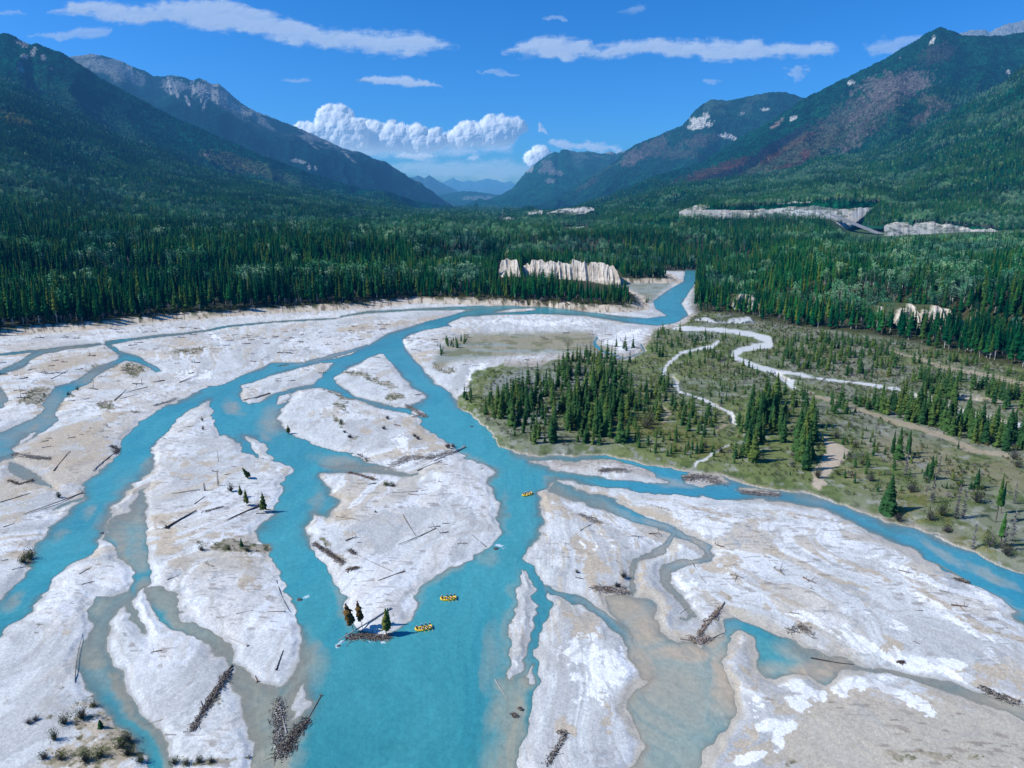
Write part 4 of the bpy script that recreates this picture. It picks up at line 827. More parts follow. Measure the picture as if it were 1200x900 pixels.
def trunk_vf(h=.95, r0=.016, r1=.004, seed=0, n=6, stubs=0, lean=0):
    rd = random.Random(seed); v = []; f = []; zs = [-.03, .03, .3, .6, h]
    for i, z in enumerate(zs):
        q = max(z, 0) / h; rr = r0 + (r1 - r0) * q
        if i == 0: rr *= 1.5
        for k in range(n): v.append((rr * math.cos(6.283 * k / n) + lean * q * q, rr * math.sin(6.283 * k / n), z))
    for i in range(len(zs) - 1):
        for k in range(n): f.append((i * n + k, i * n + (k + 1) % n, (i + 1) * n + (k + 1) % n, (i + 1) * n + k))
    f.append(tuple(range((len(zs) - 1) * n, len(zs) * n)))
    for s_ in range(stubs):
        z = rd.uniform(.15, h * .95); a = rd.uniform(0, 6.28); L_ = (1 - z) * .13 * rd.uniform(.5, 1.2) + .02; w = .004; n0 = len(v); ca, sa = math.cos(a), math.sin(a); dz = rd.uniform(-.5, .35) * L_
        v += [(-sa * w, ca * w, z), (sa * w, -ca * w, z), (0, 0, z + w * 2), (ca * L_, sa * L_, z + dz)]; f += [(n0, n0 + 1, n0 + 3), (n0 + 1, n0 + 2, n0 + 3), (n0 + 2, n0, n0 + 3)]
    return v, f
def aspen(seed, nleaf=260, r=.17, bare=.45, bush=False):
    rd = random.Random(seed); v = []; f = []
    lobes = [(rd.uniform(-.6, .6) * r, rd.uniform(-.6, .6) * r, bare + (1 - bare) * rd.uniform(.15, .85), r * rd.uniform(.4, .75)) for _ in range(9)]
    for k in range(nleaf):
        lx, ly, lz, lr = rd.choice(lobes); a = rd.uniform(0, 6.28); b = math.acos(rd.uniform(-1, 1)); q = lr * rd.uniform(.55, 1.05)
        c = Vector((lx + q * math.sin(b) * math.cos(a), ly + q * math.sin(b) * math.sin(a), lz + q * math.cos(b) * 1.2))
        if c.z < .02: c.z = .02
        s_ = rd.uniform(.012, .03) * (2.4 if bush else 1.0) * (1 if nleaf > 150 else 1.8); u = Vector((rd.gauss(0, 1), rd.gauss(0, 1), rd.gauss(0, 1))).normalized(); w = u.orthogonal().normalized(); u = u * s_; w = w * s_
        n0 = len(v); v += [c + u, c + w, c - u * .8, c - w]; f.append((n0, n0 + 1, n0 + 2, n0 + 3))
    return v, f
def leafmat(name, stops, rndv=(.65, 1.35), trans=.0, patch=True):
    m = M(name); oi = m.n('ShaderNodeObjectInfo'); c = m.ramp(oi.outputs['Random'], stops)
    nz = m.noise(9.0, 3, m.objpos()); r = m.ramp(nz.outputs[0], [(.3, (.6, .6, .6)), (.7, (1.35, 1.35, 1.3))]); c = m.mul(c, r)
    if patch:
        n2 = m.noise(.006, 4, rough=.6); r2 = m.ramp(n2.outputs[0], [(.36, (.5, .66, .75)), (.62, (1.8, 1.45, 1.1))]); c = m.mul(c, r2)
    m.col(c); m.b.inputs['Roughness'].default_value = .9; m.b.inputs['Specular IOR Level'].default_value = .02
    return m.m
MT_SPR = leafmat('spruce_needles', [(0, (.020, .068, .026)), (.4, (.036, .096, .030)), (.75, (.066, .125, .032)), (1, (.11, .15, .034))], patch=False)
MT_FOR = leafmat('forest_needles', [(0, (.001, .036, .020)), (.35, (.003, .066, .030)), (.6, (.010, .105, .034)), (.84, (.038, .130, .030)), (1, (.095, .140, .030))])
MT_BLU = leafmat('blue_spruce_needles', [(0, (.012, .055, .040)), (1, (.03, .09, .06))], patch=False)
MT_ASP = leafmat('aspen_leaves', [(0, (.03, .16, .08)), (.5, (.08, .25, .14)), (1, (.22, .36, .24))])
MT_BSH = leafmat('willow_leaves', [(0, (.045, .07, .018)), (.5, (.075, .10, .025)), (.8, (.12, .13, .03)), (1, (.16, .13, .05))], patch=False)
MT_GRY = leafmat('dead_twigs', [(0, (.10, .09, .09)), (1, (.19, .17, .17))], patch=False)
MT_RST = leafmat('rust_needles', [(0, (.10, .055, .02)), (1, (.16, .09, .03))], patch=False)
MT_BRK = simple('bark', (.10, .075, .055), (.20, .16, .13), 14, rnd=True)
MT_PAL = simple('pale_bark', (.38, .36, .33), (.55, .53, .49), 14, rnd=True)
def mix_mesh(name, parts, mats):
    v = []; f = []; mi = []
    for k, (vv, ff) in enumerate(parts):
        n0 = len(v); v += [tuple(p) for p in vv]; f += [tuple(i + n0 for i in q) for q in ff]; mi += [k] * len(ff)
    me = pymesh(name, v, f, mi)
    for m in mats: me.materials.append(m)
    return me
def lib(name, meshes):
    c = bpy.data.collections.new(name)
    for k, me in enumerate(meshes): c.objects.link(bpy.data.objects.new('%s_%02d' % (name, k), me))
    return c
LIB_NEAR = lib('forest_tree', [mix_mesh('fc%d' % k, [conifer(100 + k, r=[.10, .12, .09, .13, .11, .10][k], bare=[.22, .12, .32, .08, .26, .38][k], whorls=18, nb=7), trunk_vf(seed=k, r0=.011)], [MT_FOR, MT_BRK if k % 2 else MT_PAL]) for k in range(6)])
LIB_FAR = lib('far_tree', [mix_mesh('ff%d' % k, [conifer(150 + k, r=[.13, .15, .12, .16][k], bare=.06, whorls=9, nb=6)], [MT_FOR]) for k in range(4)])
LIB_ASP = lib('aspen_tree', [mix_mesh('as%d' % k, [aspen(200 + k, 240, r=.16 + .02 * k, bare=[.42, .5, .35, .55][k]), trunk_vf(h=.8, r0=.012, seed=k)], [MT_ASP, MT_PAL]) for k in range(4)])
LIB_SHR = lib('shrub', [mix_mesh('sh%d' % k, [aspen(250 + k, 70, r=.55, bare=.05, bush=True)], [[MT_BSH, MT_BSH, MT_GRY, MT_BSH][k]]) for k in range(4)])
LIB_YNG = lib('young_spruce', [mix_mesh('ys%d' % k, [conifer(270 + k, r=.20, bare=.03, whorls=11, nb=7), trunk_vf(seed=k, r0=.014)], [MT_SPR, MT_BRK]) for k in range(4)])

def scatter(name, coll, x, y, z, sc, wide=None, label=None, cat=None, kind='stuff', group=None):
    n = len(x); me = bpy.data.meshes.new(name)
    me.vertices.add(n); me.vertices.foreach_set('co', np.stack([x, y, z], 1).astype(np.float32).ravel())
    def at(nm, v, ty='FLOAT'): a = me.attributes.new(nm, ty, 'POINT'); a.data.foreach_set('vector' if ty == 'FLOAT_VECTOR' else 'value', v.ravel())
    w = np.ones(n) if wide is None else wide
    at('sc', np.stack([sc * w, sc * w, sc], 1).astype(np.float32), 'FLOAT_VECTOR')
    rt = np.zeros((n, 3), np.float32); rt[:, 2] = RNG.random(n) * 6.283; rt[:, 0] = RNG.normal(0, .025, n); rt[:, 1] = RNG.normal(0, .025, n); at('rt', rt, 'FLOAT_VECTOR')
    at('vi', RNG.integers(0, len(coll.objects), n).astype(np.int32), 'INT')
    o = bpy.data.objects.new(name, me); COL.objects.link(o)
    g = bpy.data.node_groups.new(name + '_scatter', 'GeometryNodeTree')
    g.interface.new_socket('Geometry', in_out='INPUT', socket_type='NodeSocketGeometry'); g.interface.new_socket('Geometry', in_out='OUTPUT', socket_type='NodeSocketGeometry')
    N, L = g.nodes, g.links; gi = N.new('NodeGroupInput'); go = N.new('NodeGroupOutput'); ci = N.new('GeometryNodeCollectionInfo')
    ci.inputs['Collection'].default_value = coll; ci.inputs['Separate Children'].default_value = True; ci.inputs['Reset Children'].default_value = True
    ip = N.new('GeometryNodeInstanceOnPoints'); ip.inputs['Pick Instance'].default_value = True
    def na(nm, ty): q = N.new('GeometryNodeInputNamedAttribute'); q.data_type = ty; q.inputs['Name'].default_value = nm; return q.outputs['Attribute']
    L.new(gi.outputs[0], ip.inputs['Points']); L.new(ci.outputs[0], ip.inputs['Instance'])
    L.new(na('sc', 'FLOAT_VECTOR'), ip.inputs['Scale']); L.new(na('rt', 'FLOAT_VECTOR'), ip.inputs['Rotation']); L.new(na('vi', 'INT'), ip.inputs['Instance Index'])
    L.new(ip.outputs[0], go.inputs[0]); md = o.modifiers.new('scatter', 'NODES'); md.node_group = g
    tag(o, label, cat, group, kind); return o

def jgrid(x0, x1, y0, y1, s):
    xs = np.arange(x0, x1, s); ys = np.arange(y0, y1, s); X, Y = np.meshgrid(xs, ys); X = X.ravel(); Y = Y.ravel()
    return X + (RNG.random(X.size) - .5) * s * .95, Y + (RNG.random(X.size) - .5) * s * .95
INDIV = []     # candidate individual trees: (shown size, x, y, z, height, kind, place)

# west and east forests and the valley floor between them
def forest_points():
    out = []
    for (s, ya, yb) in [(6.2, 450, 1250), (8.0, 1250, 2000), (11., 2000, 3300), (15., 3300, 8800)]:
        x, y = jgrid(-3000 if ya < 3000 else -600, 2900 if ya < 3000 else 400, ya, yb, s)
        px, py, dep = proj(x, y, np.full(x.shape, 30.)); k = (px > -90) & (px < 1290) & (dep > 0)
        x, y, px, py = x[k], y[k], px[k], py[k]
        out.append((x, y, np.full(x.size, s)))
    x = np.concatenate([o[0] for o in out]); y = np.concatenate([o[1] for o in out])
    z, dl, dr = heights(x, y, True)
    z2 = np.where(y > 3300, z, ZAT(x, y))
    inl = dl > 1.5; inr = dr > 3
    mid = (dl < 0) & (dr < 0) & (y > 1275)
    k = (inl | inr | mid)
    gap = fbm(x, y, 55, 3, 400); gp = gnd
    k &= ~((gap > .66) & (RNG.random(x.size) < .8) & (dl > 20))
    # keep the cliffs and the road open
    px, py, _ = proj(x, y, z2)
    k &= ~(inpoly(px, py, [(610,337),(612,316),(725,318),(733,334),(737,345),(700,346),(650,338)]) & (x > -200))
    k &= ~inpoly(px, py, [(582,338),(584,312),(609,312),(611,338)])
    k &= ~(inpoly(px, py, [(1044,388),(1046,372),(1133,372),(1136,388)]) & (RNG.random(x.size) < .85))
    k &= ~((y > np.interp(px, [790, 940, 962, 976, 986, 1000, 1040], [2085, 2075, 2000, 1850, 1620, 1400, 1350])) & (px > 790) & (px < 1040)) & ~((y > np.interp(px, [1034, 1050, 1120, 1290], [1350, 1400, 1400, 1500])) & (px > 1034))
    k &= ~inpoly(px, py, [(655,273),(660,262),(690,262),(690,274)]) & ~inpoly(px, py, [(584,262),(586,253),(606,253),(607,262)]) & ~((y > 3050) & (px > 612) & (px < 705))
    k &= ~(inpoly(px, py, [(968,262),(978,250),(1040,272),(1034,282)]) & (y > 1700))
    k &= ~((dr > 0) & (dr < 60) & (RNG.random(x.size) < .35))
    return x[k], y[k], z2[k], dl[k], dr[k], px[k], py[k]
fx, fy, fz, fdl, fdr, fpx, fpy = forest_points()
nf = len(fx)
asp_n = fbm(fx, fy, 120, 3, 410) + .55 * (fbm(fx, fy, 22, 2, 411) - .5)
strip = pblob(fpx, fpy, 600, 290, 170, 9, 4) * .32 + pblob(fpx, fpy, 1130, 300, 90, 16, 4) * .25 + pblob(fpx, fpy, 1000, 305, 90, 20, 0) * .12 + pblob(fpx, fpy, 640, 262, 90, 8, 0) * .16 + pblob(fpx, fpy, 120, 220, 160, 14, 12) * .12
p_asp = ss(asp_n + strip, .61, .74) * .7 + .028
is_asp = (RNG.random(nf) < p_asp) & ((fdl > 12) | (fdr > 12) | (fy > 1300))
hgt = (24 + 8 * fbm(fx, fy, 90, 3, 420) + RNG.normal(0, 4.2, nf) - 9 * (RNG.random(nf) < .12)).clip(9, 40)
hgt *= np.where(fdl > 0, np.where(fx < -150, 1.04, .86), np.where(fdr > 0, .78, .75))
hgt = np.where((fdl > 0) & (fx > 60), hgt * .82, hgt)
edge = ((fdl > 0) & (fdl < 26) & (fx < 190)); edger = (fdr > 3) & (fdr < 26) & (fy < 1200)
_, _, fdep = proj(fx, fy, fz)
pick = np.where((edge | edger) & ~is_asp)[0]
for i in pick: INDIV.append((hgt[i] / fdep[i] * (1.0 if fdl[i] < 12 else .8), fx[i], fy[i], fz[i], hgt[i], 'forest_w' if fdl[i] > 0 else 'forest_e', i))
# trees of the east meadow, by stands
STANDS = [ # outline, count, height range, stand name
 ([(575,498),(592,470),(640,440),(672,424),(712,420),(730,436),(742,462),(736,490),(756,520),(720,525),(660,527),(618,524),(598,515)], 190, 8, 16, 'stand_a'),
 ([(640,515),(655,480),(700,455),(722,455),(728,500),(705,522)], 46, 13, 18, 'stand_a'),
 ([(566,492),(568,472),(596,458),(622,450),(620,478),(590,498)], 26, 8, 13, 'stand_a'),
 ([(660,424),(700,414),(770,392),(800,390),(806,404),(770,425),(720,436)], 46, 6, 12, 'stand_b'),
 ([(738,470),(752,448),(788,452),(792,486),(764,502),(745,495)], 34, 9, 14, 'stand_b'),
 ([(792,500),(800,476),(822,476),(838,500),(836,520),(815,520)], 28, 6, 11, 'stand_c'),
 ([(740,520),(790,512),(840,530),(838,543),(800,544),(745,534)], 30, 4, 8, 'stand_c'),
 ([(852,553),(856,520),(872,488),(900,462),(918,468),(912,500),(918,528),(896,540),(876,552)], 34, 13, 20, 'stand_d'),
 ([(890,500),(905,470),(945,462),(950,478),(925,500)], 16, 9, 14, 'stand_d'),
 ([(926,563),(926,535),(935,505),(952,500),(952,530),(946,560)], 12, 14, 20, 'stand_e'),
 ([(900,410),(940,400),(1000,400),(1055,424),(1058,448),(1010,446),(950,440),(915,428)], 80, 8, 14, 'stand_f'),
 ([(810,395),(850,398),(846,420),(900,442),(880,446),(830,430),(812,440),(806,420)], 30, 5, 10, 'stand_f'),
 ([(880,430),(890,405),(925,405),(950,436),(920,440)], 14, 6, 10, 'stand_f'),
 ([(968,492),(975,474),(1040,470),(1060,478),(1100,492),(1110,506),(1060,500),(1010,492)], 56, 9, 15, 'stand_g'),
 ([(1055,478),(1062,462),(1120,470),(1165,490),(1200,515),(1206,552),(1180,540),(1130,526),(1090,508)], 88, 11, 18, 'stand_g'),
 ([(1060,450),(1100,440),(1160,458),(1210,470),(1210,492),(1150,482),(1090,466)], 50, 9, 15, 'stand_h'),
 ([(1000,412),(1050,406),(1120,424),(1200,448),(1210,460),(1140,446),(1060,430)], 30, 7, 13, 'stand_h'),
 ([(508,420),(512,405),(530,398),(547,398),(548,404),(530,412),(520,420)], 20, 6, 9, 'stand_i'),
 ([(792,410),(808,398),(812,440),(800,462),(790,440)], 14, 5, 9, 'stand_b'),
 ([(850,440),(900,448),(880,470),(850,490),(835,470)], 20, 4, 8, 'stand_c'),
 ([(552,480),(545,478),(544,466),(552,468)], 6, 7, 10, 'stand_j'),
 ([(700,362),(735,364),(770,352),(745,358)], 12, 6, 10, 'stand_k'),
]
def onpath(x, y):
    px, py, _ = proj(x, y, np.zeros_like(x)); m = np.full(px.shape, -99.)
    for pts, k in PATHS: m = np.maximum(m, line_sd(px, py, pts))
    return (np.maximum(m, poly_sd(px, py, LAUNCH)) > -.8)
def fill(poly, n):
    wx_, wy_ = gnd([p[0] for p in poly], [p[1] for p in poly]); wp = list(zip(wx_.tolist(), wy_.tolist()))
    xs, ys = [], []; tries = 0
    while len(xs) < n and tries < n * 60:
        tries += 1; x = random.uniform(min(wx_), max(wx_)); y = random.uniform(min(wy_), max(wy_))
        if inpoly(np.array([x]), np.array([y]), wp)[0] and all((x - a) ** 2 + (y - b) ** 2 > 5.5 for a, b in zip(xs, ys)): xs.append(x); ys.append(y)
    return np.array(xs), np.array(ys)
flat = []
for poly, n, h0, h1, nm in STANDS:
    n = int(n * (1.9 if nm in ('stand_f', 'stand_g', 'stand_h') else 1.25)); x, y = fill(poly, n)
    if not len(x): continue
    ppx_, ppy_, _ = proj(x, y, 0 * x); hid = (ppx_ > 925) & (onpath(*gnd(ppx_, ppy_ - 5)) | onpath(*gnd(ppx_, ppy_ - 10))) & (RNG.random(x.size) < .6); k = (SDAT(x, y) < -3) & ~onpath(x, y) & ~hid; x, y = x[k], y[k]; z = ZAT(x, y)
    _, _, d = proj(x, y, z)
    for i in range(len(x)):
        h = random.uniform(h0, h1) if random.random() < .75 else random.uniform(h0 * .5, h0)
        flat.append(x[i]); INDIV.append((h / d[i], x[i], y[i], z[i], h, nm, -1))
# single trees placed one by one: px, py of the foot, height, spread, kind
SOLO = [
 (1052,538,16,.15,'s'),(1046,530,11,.15,'s'),(1064,531,12,.16,'s'),(1041,599,16,.20,'s'),(1036,596,9,.22,'s'),(1090,561,11,.17,'s'),(1085,560,7,.2,'s'),(1144,572,9,.18,'s'),(1167,611,15,.07,'t'),(1173,600,10,.08,'t'),
 (1027,530,5,.2,'s'),(1061,556,9,.2,'d'),(1100,553,7,.16,'d'),(1092,588,9,.2,'d'),(1120,608,13,.13,'d'),(1128,606,10,.16,'d'),(1140,641,9,.16,'d'),(1188,590,8,.16,'d'),(1185,634,10,.2,'d'),(1176,645,9,.2,'d'),(1172,640,10,.1,'t'),
 (1104,604,5,.34,'b'),(1145,588,5.5,.4,'b'),(1090,607,4,.4,'b'),(1020,563,4,.36,'b'),(1160,640,4.5,.4,'b'),(1180,650,4,.4,'b'),(1003,525,4,.3,'b'),(762,497,7,.4,'b'),(757,502,6,.4,'b'),(980,514,4,.4,'b'),(1010,545,3.4,.4,'b'),(1068,576,4,.4,'b'),(1188,538,5,.36,'b'),(1192,548,4,.4,'b'),
 (1053,610,3.2,.5,'b'),(958,560,5,.3,'b'),(1110,622,3,.5,'b'),(845,530,3,.4,'b'),(826,524,3,.3,'b'),
]

INDIV.sort(key=lambda q: -q[0])
chosen = INDIV[:262]; rest = INDIV[262:]
taken = np.zeros(nf, bool)
for q in chosen:
    if q[6] >= 0: taken[q[6]] = True
LAB = {
 'forest_w': ('tall bare-trunked dark spruce in the front rank above the west cut bank', 'spruces along the west forest edge'),
 'forest_e': ('dark spruce at the front of the forest behind the east meadow', 'spruces along the east forest edge'),
 'stand_a': ('young green spruce in the dense stand on the point beside the main channel', 'spruces on the point by the main channel'),
 'stand_b': ('small spruce in the loose stand around the thin white trail in the meadow', 'spruces around the white trail'),
 'stand_c': ('small spruce scattered on the olive meadow above the inner bend of the east channel', 'spruces on the inner meadow'),
 'stand_d': ('large dark spruce in the tall clump beside the east channel', 'spruces in the tall clump'),
 'stand_e': ('tall spruce in the tight clump beside the bare sandy launching ground', 'spruces beside the launching ground'),
 'stand_f': ('spruce in the stand behind the looping white gravel creek', 'spruces behind the gravel creek loop'),
 'stand_g': ('dark spruce in the long belt between the dirt track and the creek', 'spruces in the belt above the dirt track'),
 'stand_h': ('spruce in the stand between the creek and the far dirt road', 'spruces beyond the creek'),
 'stand_i': ('small spruce at the tip of the flat grey-green island', 'spruces on the grey-green island'),
 'stand_j': ('little dark spruce alone at the waters edge on the west tip of the meadow', 'spruces at the west tip of the meadow'),
 'stand_k': ('small spruce on the far gravel point', 'spruces on the far point'),
}
CR = [[pymesh('spruce_crown', *conifer(300 + k, r=[.16, .19, .15, .21, .17, .14][k], bare=[.05, .04, .08, .03, .06, .1][k], whorls=20, nb=9, sub=2)) for k in range(6)],
      [pymesh('spruce_crown', *conifer(320 + k, r=[.10, .115, .09, .12, .10][k], bare=[.3, .24, .40, .2, .34][k], whorls=20, nb=8, sub=2, rag=.5)) for k in range(5)]]
TK = [[pymesh('spruce_trunk', *trunk_vf(seed=k, r0=.017, stubs=6)) for k in range(3)], [pymesh('spruce_trunk', *trunk_vf(seed=k, r0=.0105, stubs=26)) for k in range(3)]]
for m_ in CR[0]: m_.materials.append(MT_SPR)
for m_ in CR[1]: m_.materials.append(MT_FOR)
for m_ in TK[0]: m_.materials.append(MT_BRK)
for k, m_ in enumerate(TK[1]): m_.materials.append([MT_PAL, MT_BRK, MT_PAL][k])
def thing(name, loc, label, cat, group=None, rz=0., sc=None, tilt=(0, 0)):
    e = bpy.data.objects.new(name, None); COL.objects.link(e); e.empty_display_size = .5
    e.location = loc; e.rotation_euler = (tilt[0], tilt[1], rz)
    if sc: e.scale = sc
    return tag(e, label, cat, group)
for q in chosen:
    w = 1 if q[5].startswith('forest') else 0
    lb, gr_ = LAB[q[5]]; h = q[4]; wd_ = h * random.uniform(.88, 1.2)
    t = thing('spruce_tree', (q[1], q[2], q[3] - .15), lb, 'tree', gr_, random.uniform(0, 6.28), (wd_, wd_, h), (random.gauss(0, .015), random.gauss(0, .015)))
    link('crown', random.choice(CR[w]), parent=t); link('trunk', random.choice(TK[w]), parent=t)
# young trees and the rest of the stands as one body of trees
rx_ = np.array([q[1] for q in rest if q[6] < 0]); ry_ = np.array([q[2] for q in rest if q[6] < 0]); rz_ = np.array([q[3] for q in rest if q[6] < 0]); rh_ = np.array([q[4] for q in rest if q[6] < 0])
# tiny seedlings sprinkled over the meadow
mx_, my_ = jgrid(-120, 900, 280, 760, 7.5); k = (VEGAT(mx_, my_) > 4) & (SDAT(mx_, my_) < -3) & ~onpath(mx_, my_); mx_, my_ = mx_[k], my_[k]
kk = fbm(mx_, my_, 45, 3, 430) + .5 * RNG.random(mx_.size) > .86; sx_, sy_ = mx_[kk], my_[kk]
rx_ = np.r_[rx_, sx_]; ry_ = np.r_[ry_, sy_]; rz_ = np.r_[rz_, ZAT(sx_, sy_)]; rh_ = np.r_[rh_, RNG.uniform(1.5, 6.5, len(sx_))]
scatter('young_spruces', LIB_YNG, rx_, ry_, rz_ - .1, rh_, None, 'young spruces too many to count scattered over the olive meadow on the east bank', 'young trees')
# shrubs
hx_, hy_ = jgrid(-120, 900, 270, 760, 3.4); k = (VEGAT(hx_, hy_) > 2) & (SDAT(hx_, hy_) < -2.5) & ~onpath(hx_, hy_)
den = fbm(hx_, hy_, 20, 4, 440) + .35 * RNG.random(hx_.size); k &= den > .60; hx_, hy_ = hx_[k], hy_[k]
hs_ = (.6 + 1.9 * RNG.random(len(hx_)) ** 2)
# scrub on the bars
def vs_at(x, y):
    px, py, _ = proj(x, y, np.zeros_like(x)); i = np.clip(np.searchsorted(GROWS, py), 1, len(GROWS) - 1); j = np.clip(np.searchsorted(GCOLS, px), 1, len(GCOLS) - 1); return VSF[i, j]
bx_, by_ = jgrid(-420, 420, 140, 720, 2.1); k = (vs_at(bx_, by_) + .5 * (fbm(bx_, by_, 6, 3, 450) - .5) > .52) & (SDAT(bx_, by_) < -.6) & (RNG.random(bx_.size) < .5); bx_, by_ = bx_[k], by_[k]
scatter('meadow_shrubs', LIB_SHR, hx_, hy_, ZAT(hx_, hy_) - .05, hs_, None, 'low olive and grey willow shrubs covering the east meadow', 'shrubs')
ex_, ey_ = jgrid(-700, 220, 560, 900, 3.0); _, edl, _ = heights(ex_, ey_, True); k = (edl > -7) & (edl < 7) & (fbm(ex_, ey_, 30, 3, 455) + .4 * RNG.random(ex_.size) > .62); ex_, ey_ = ex_[k], ey_[k]
scatter('forest_edge_shrubs', LIB_SHR, ex_, ey_, ZAT(ex_, ey_) - .1, 1.2 + 4.0 * RNG.random(len(ex_)) ** 2, None, 'leafy green shrubs along the foot of the west forest above the cut bank', 'shrubs')
scatter('bar_scrub', LIB_SHR, bx_, by_, ZAT(bx_, by_) - .05, .3 + 1.0 * RNG.random(len(bx_)) ** 2.5, None, 'small olive willow scrub growing in patches on the gravel bars', 'scrub')

# forests
def fsel(m): return fx[m], fy[m], fz[m] - .3, hgt[m]
m_c = ~is_asp & ~taken
for nm, msk, lb_, cat_ in [('west_forest', fdl > 0, 'dense dark spruce forest rising from the west bank to the mountain foot', 'forest'), ('east_forest', fdr > 0, 'dense dark spruce forest on the bench behind the east meadow', 'forest'), ('valley_forest', (fdl <= 0) & (fdr <= 0), 'dark spruce forest filling the valley floor beyond the river bend', 'forest')]:
    a = fsel(m_c & msk & (fy < 1700)); scatter(nm, LIB_NEAR, *a, None, lb_, cat_) if len(a[0]) else None
    a = fsel(m_c & msk & (fy >= 1700))
    if len(a[0]): scatter(nm + '_rear', LIB_FAR, *a, None, lb_.replace('forest', 'forest, its far part,', 1), cat_)
a = fsel(is_asp & ~taken); scatter('aspen_groves', LIB_ASP, a[0], a[1], a[2], a[3] * .92, RNG.uniform(.9, 1.5, len(a[0])), 'pale green aspens mixed in groves through the dark spruce forest', 'aspens')
def hill_trees(key, n, name, label, h0=15, h1=25, ok=None, asp=.05, seed=0, tmax=1.):
    X, Y, Z, PX, PY = MOUNT[key]
    i1 = int(X.shape[0] * tmax); A = np.hypot(np.diff(X[:i1, :], axis=1)[:-1], np.diff(Y[:i1, :], axis=1)[:-1]) * np.hypot(np.diff(Y[:i1], axis=0)[:, :-1], np.diff(X[:i1], axis=0)[:, :-1])
    e1 = np.stack([np.diff(G[:i1], axis=1)[:-1] for G in (X, Y, Z)], -1); e2 = np.stack([np.diff(G[:i1], axis=0)[:, :-1] for G in (X, Y, Z)], -1); A = np.linalg.norm(np.cross(e1, e2), axis=-1)
    A = A * ((PX[:i1 - 1, :-1] > -60) & (PX[:i1 - 1, :-1] < 1260)); 
    A[0] = 0; A = A * (2500 / np.maximum(Y[:i1 - 1, :-1], 1500)) ** 2
    w = A * (.35 + .65 * ss(fbm(X[:i1 - 1, :-1], Y[:i1 - 1, :-1], 160, 4, 460 + seed), .38, .5))
    if ok is not None: w = w * ok(PX[:i1 - 1, :-1], PY[:i1 - 1, :-1])
    p = (w / w.sum()).ravel(); c = RNG.choice(p.size, n, p=p); i = c // w.shape[1]; j = c % w.shape[1]; u = RNG.random(n); v = RNG.random(n)
    def bl(G): return G[i, j] * (1 - u) * (1 - v) + G[i, j + 1] * u * (1 - v) + G[i + 1, j] * (1 - u) * v + G[i + 1, j + 1] * u * v
    x, y, z = bl(X), bl(Y), bl(Z); h = RNG.uniform(h0, h1, n)
    an = fbm(x, y, 150, 4, 470 + seed); ia = RNG.random(n) < asp * (1 + 9 * ss(an, .56, .66))
    scatter(name, LIB_FAR, x[~ia], y[~ia], z[~ia] - 1, h[~ia], None, label, 'forest')
    scatter(name + '_aspens', LIB_ASP, x[ia], y[ia], z[ia] - 1, h[ia] * .8, RNG.uniform(1, 1.5, ia.sum()), 'pale aspens among the ' + label, 'aspens')
hill_trees(7, 62000, 'west_shoulder_forest', 'spruce forest on the near shoulder of the west mountain', ok=lambda a, b: 1 - .9 * (pblob(a, b, 14, 138, 26, 8, 12) > .4))
hill_trees(11, 62000, 'east_slope_forest', 'spruce forest on the near slope of the east mountain', seed=3, asp=.09)
hill_trees(6, 26000, 'west_mountain_forest', 'spruce forest on the lower flank of the west mountain', ok=lambda a, b: 1 - .9 * (pblob(a, b, 290, 196, 60, 12, 14) > .4), seed=5, tmax=.7)
hill_trees(10, 22000, 'burnt_mountain_forest', 'spruce forest on the foot of the burnt east mountain', ok=lambda a, b: 1 - .93 * (pblob(a, b, 900, 180, 110, 30, -28) > .3), seed=8, tmax=.6)

# ------------------------------------------------------------------ single trees and bushes, placed one by one
BUSH = [pymesh('foliage', *aspen(500 + k, 210, r=.62, bare=.08, bush=True)) for k in range(4)]
for m_ in BUSH: m_.materials.append(MT_BSH)
def twigs(seed, n=130, spread=.5, tall=True):
    rd = random.Random(seed); v = []; f = []
    for k in range(n):
        z0 = rd.uniform(0, .8) if tall else 0; a = rd.uniform(0, 6.28); L_ = (1 - z0 * .8) * spread * rd.uniform(.4, 1); el = rd.uniform(-.3, .5) if tall else rd.uniform(.5, 1.4)
        d = Vector((math.cos(a) * math.cos(el), math.sin(a) * math.cos(el), math.sin(el))) * L_; o_ = Vector((0, 0, z0)); w = d.orthogonal().normalized() * (.012 if tall else .02); w2 = d.cross(w).normalized() * w.length
        n0 = len(v); v += [o_ + w, o_ - w, o_ + w2, o_ + d]; f += [(n0, n0 + 2, n0 + 3), (n0 + 2, n0 + 1, n0 + 3), (n0 + 1, n0, n0 + 3)]
    return v, f
TWG = [pymesh('bare_branches', *twigs(520 + k, 150, .26)) for k in range(3)]
TWB = [pymesh('bare_branches', *twigs(540 + k, 160, 1.0, False)) for k in range(2)]
for m_ in TWG + TWB: m_.materials.append(MT_GRY)
CRR = pymesh('spruce_crown', *conifer(560, r=.30, bare=.42, whorls=10, nb=8, sub=2, rag=.5)); CRR.materials.append(MT_RST)
CRO = [pymesh('spruce_crown', *conifer(562 + k, r=.24, bare=.30, whorls=11, nb=9, sub=2, rag=.3)) for k in range(2)]
for m_ in CRO: m_.materials.append(MT_BSH)
def place(px, py):
    x, y = gnd(px, py); x = float(x); y = float(y); z = float(ZAT(np.array([x]), np.array([y]))[0])
    x, y = gnd(px, py, z); return float(x), float(y), float(ZAT(np.array([float(x)]), np.array([float(y)]))[0])
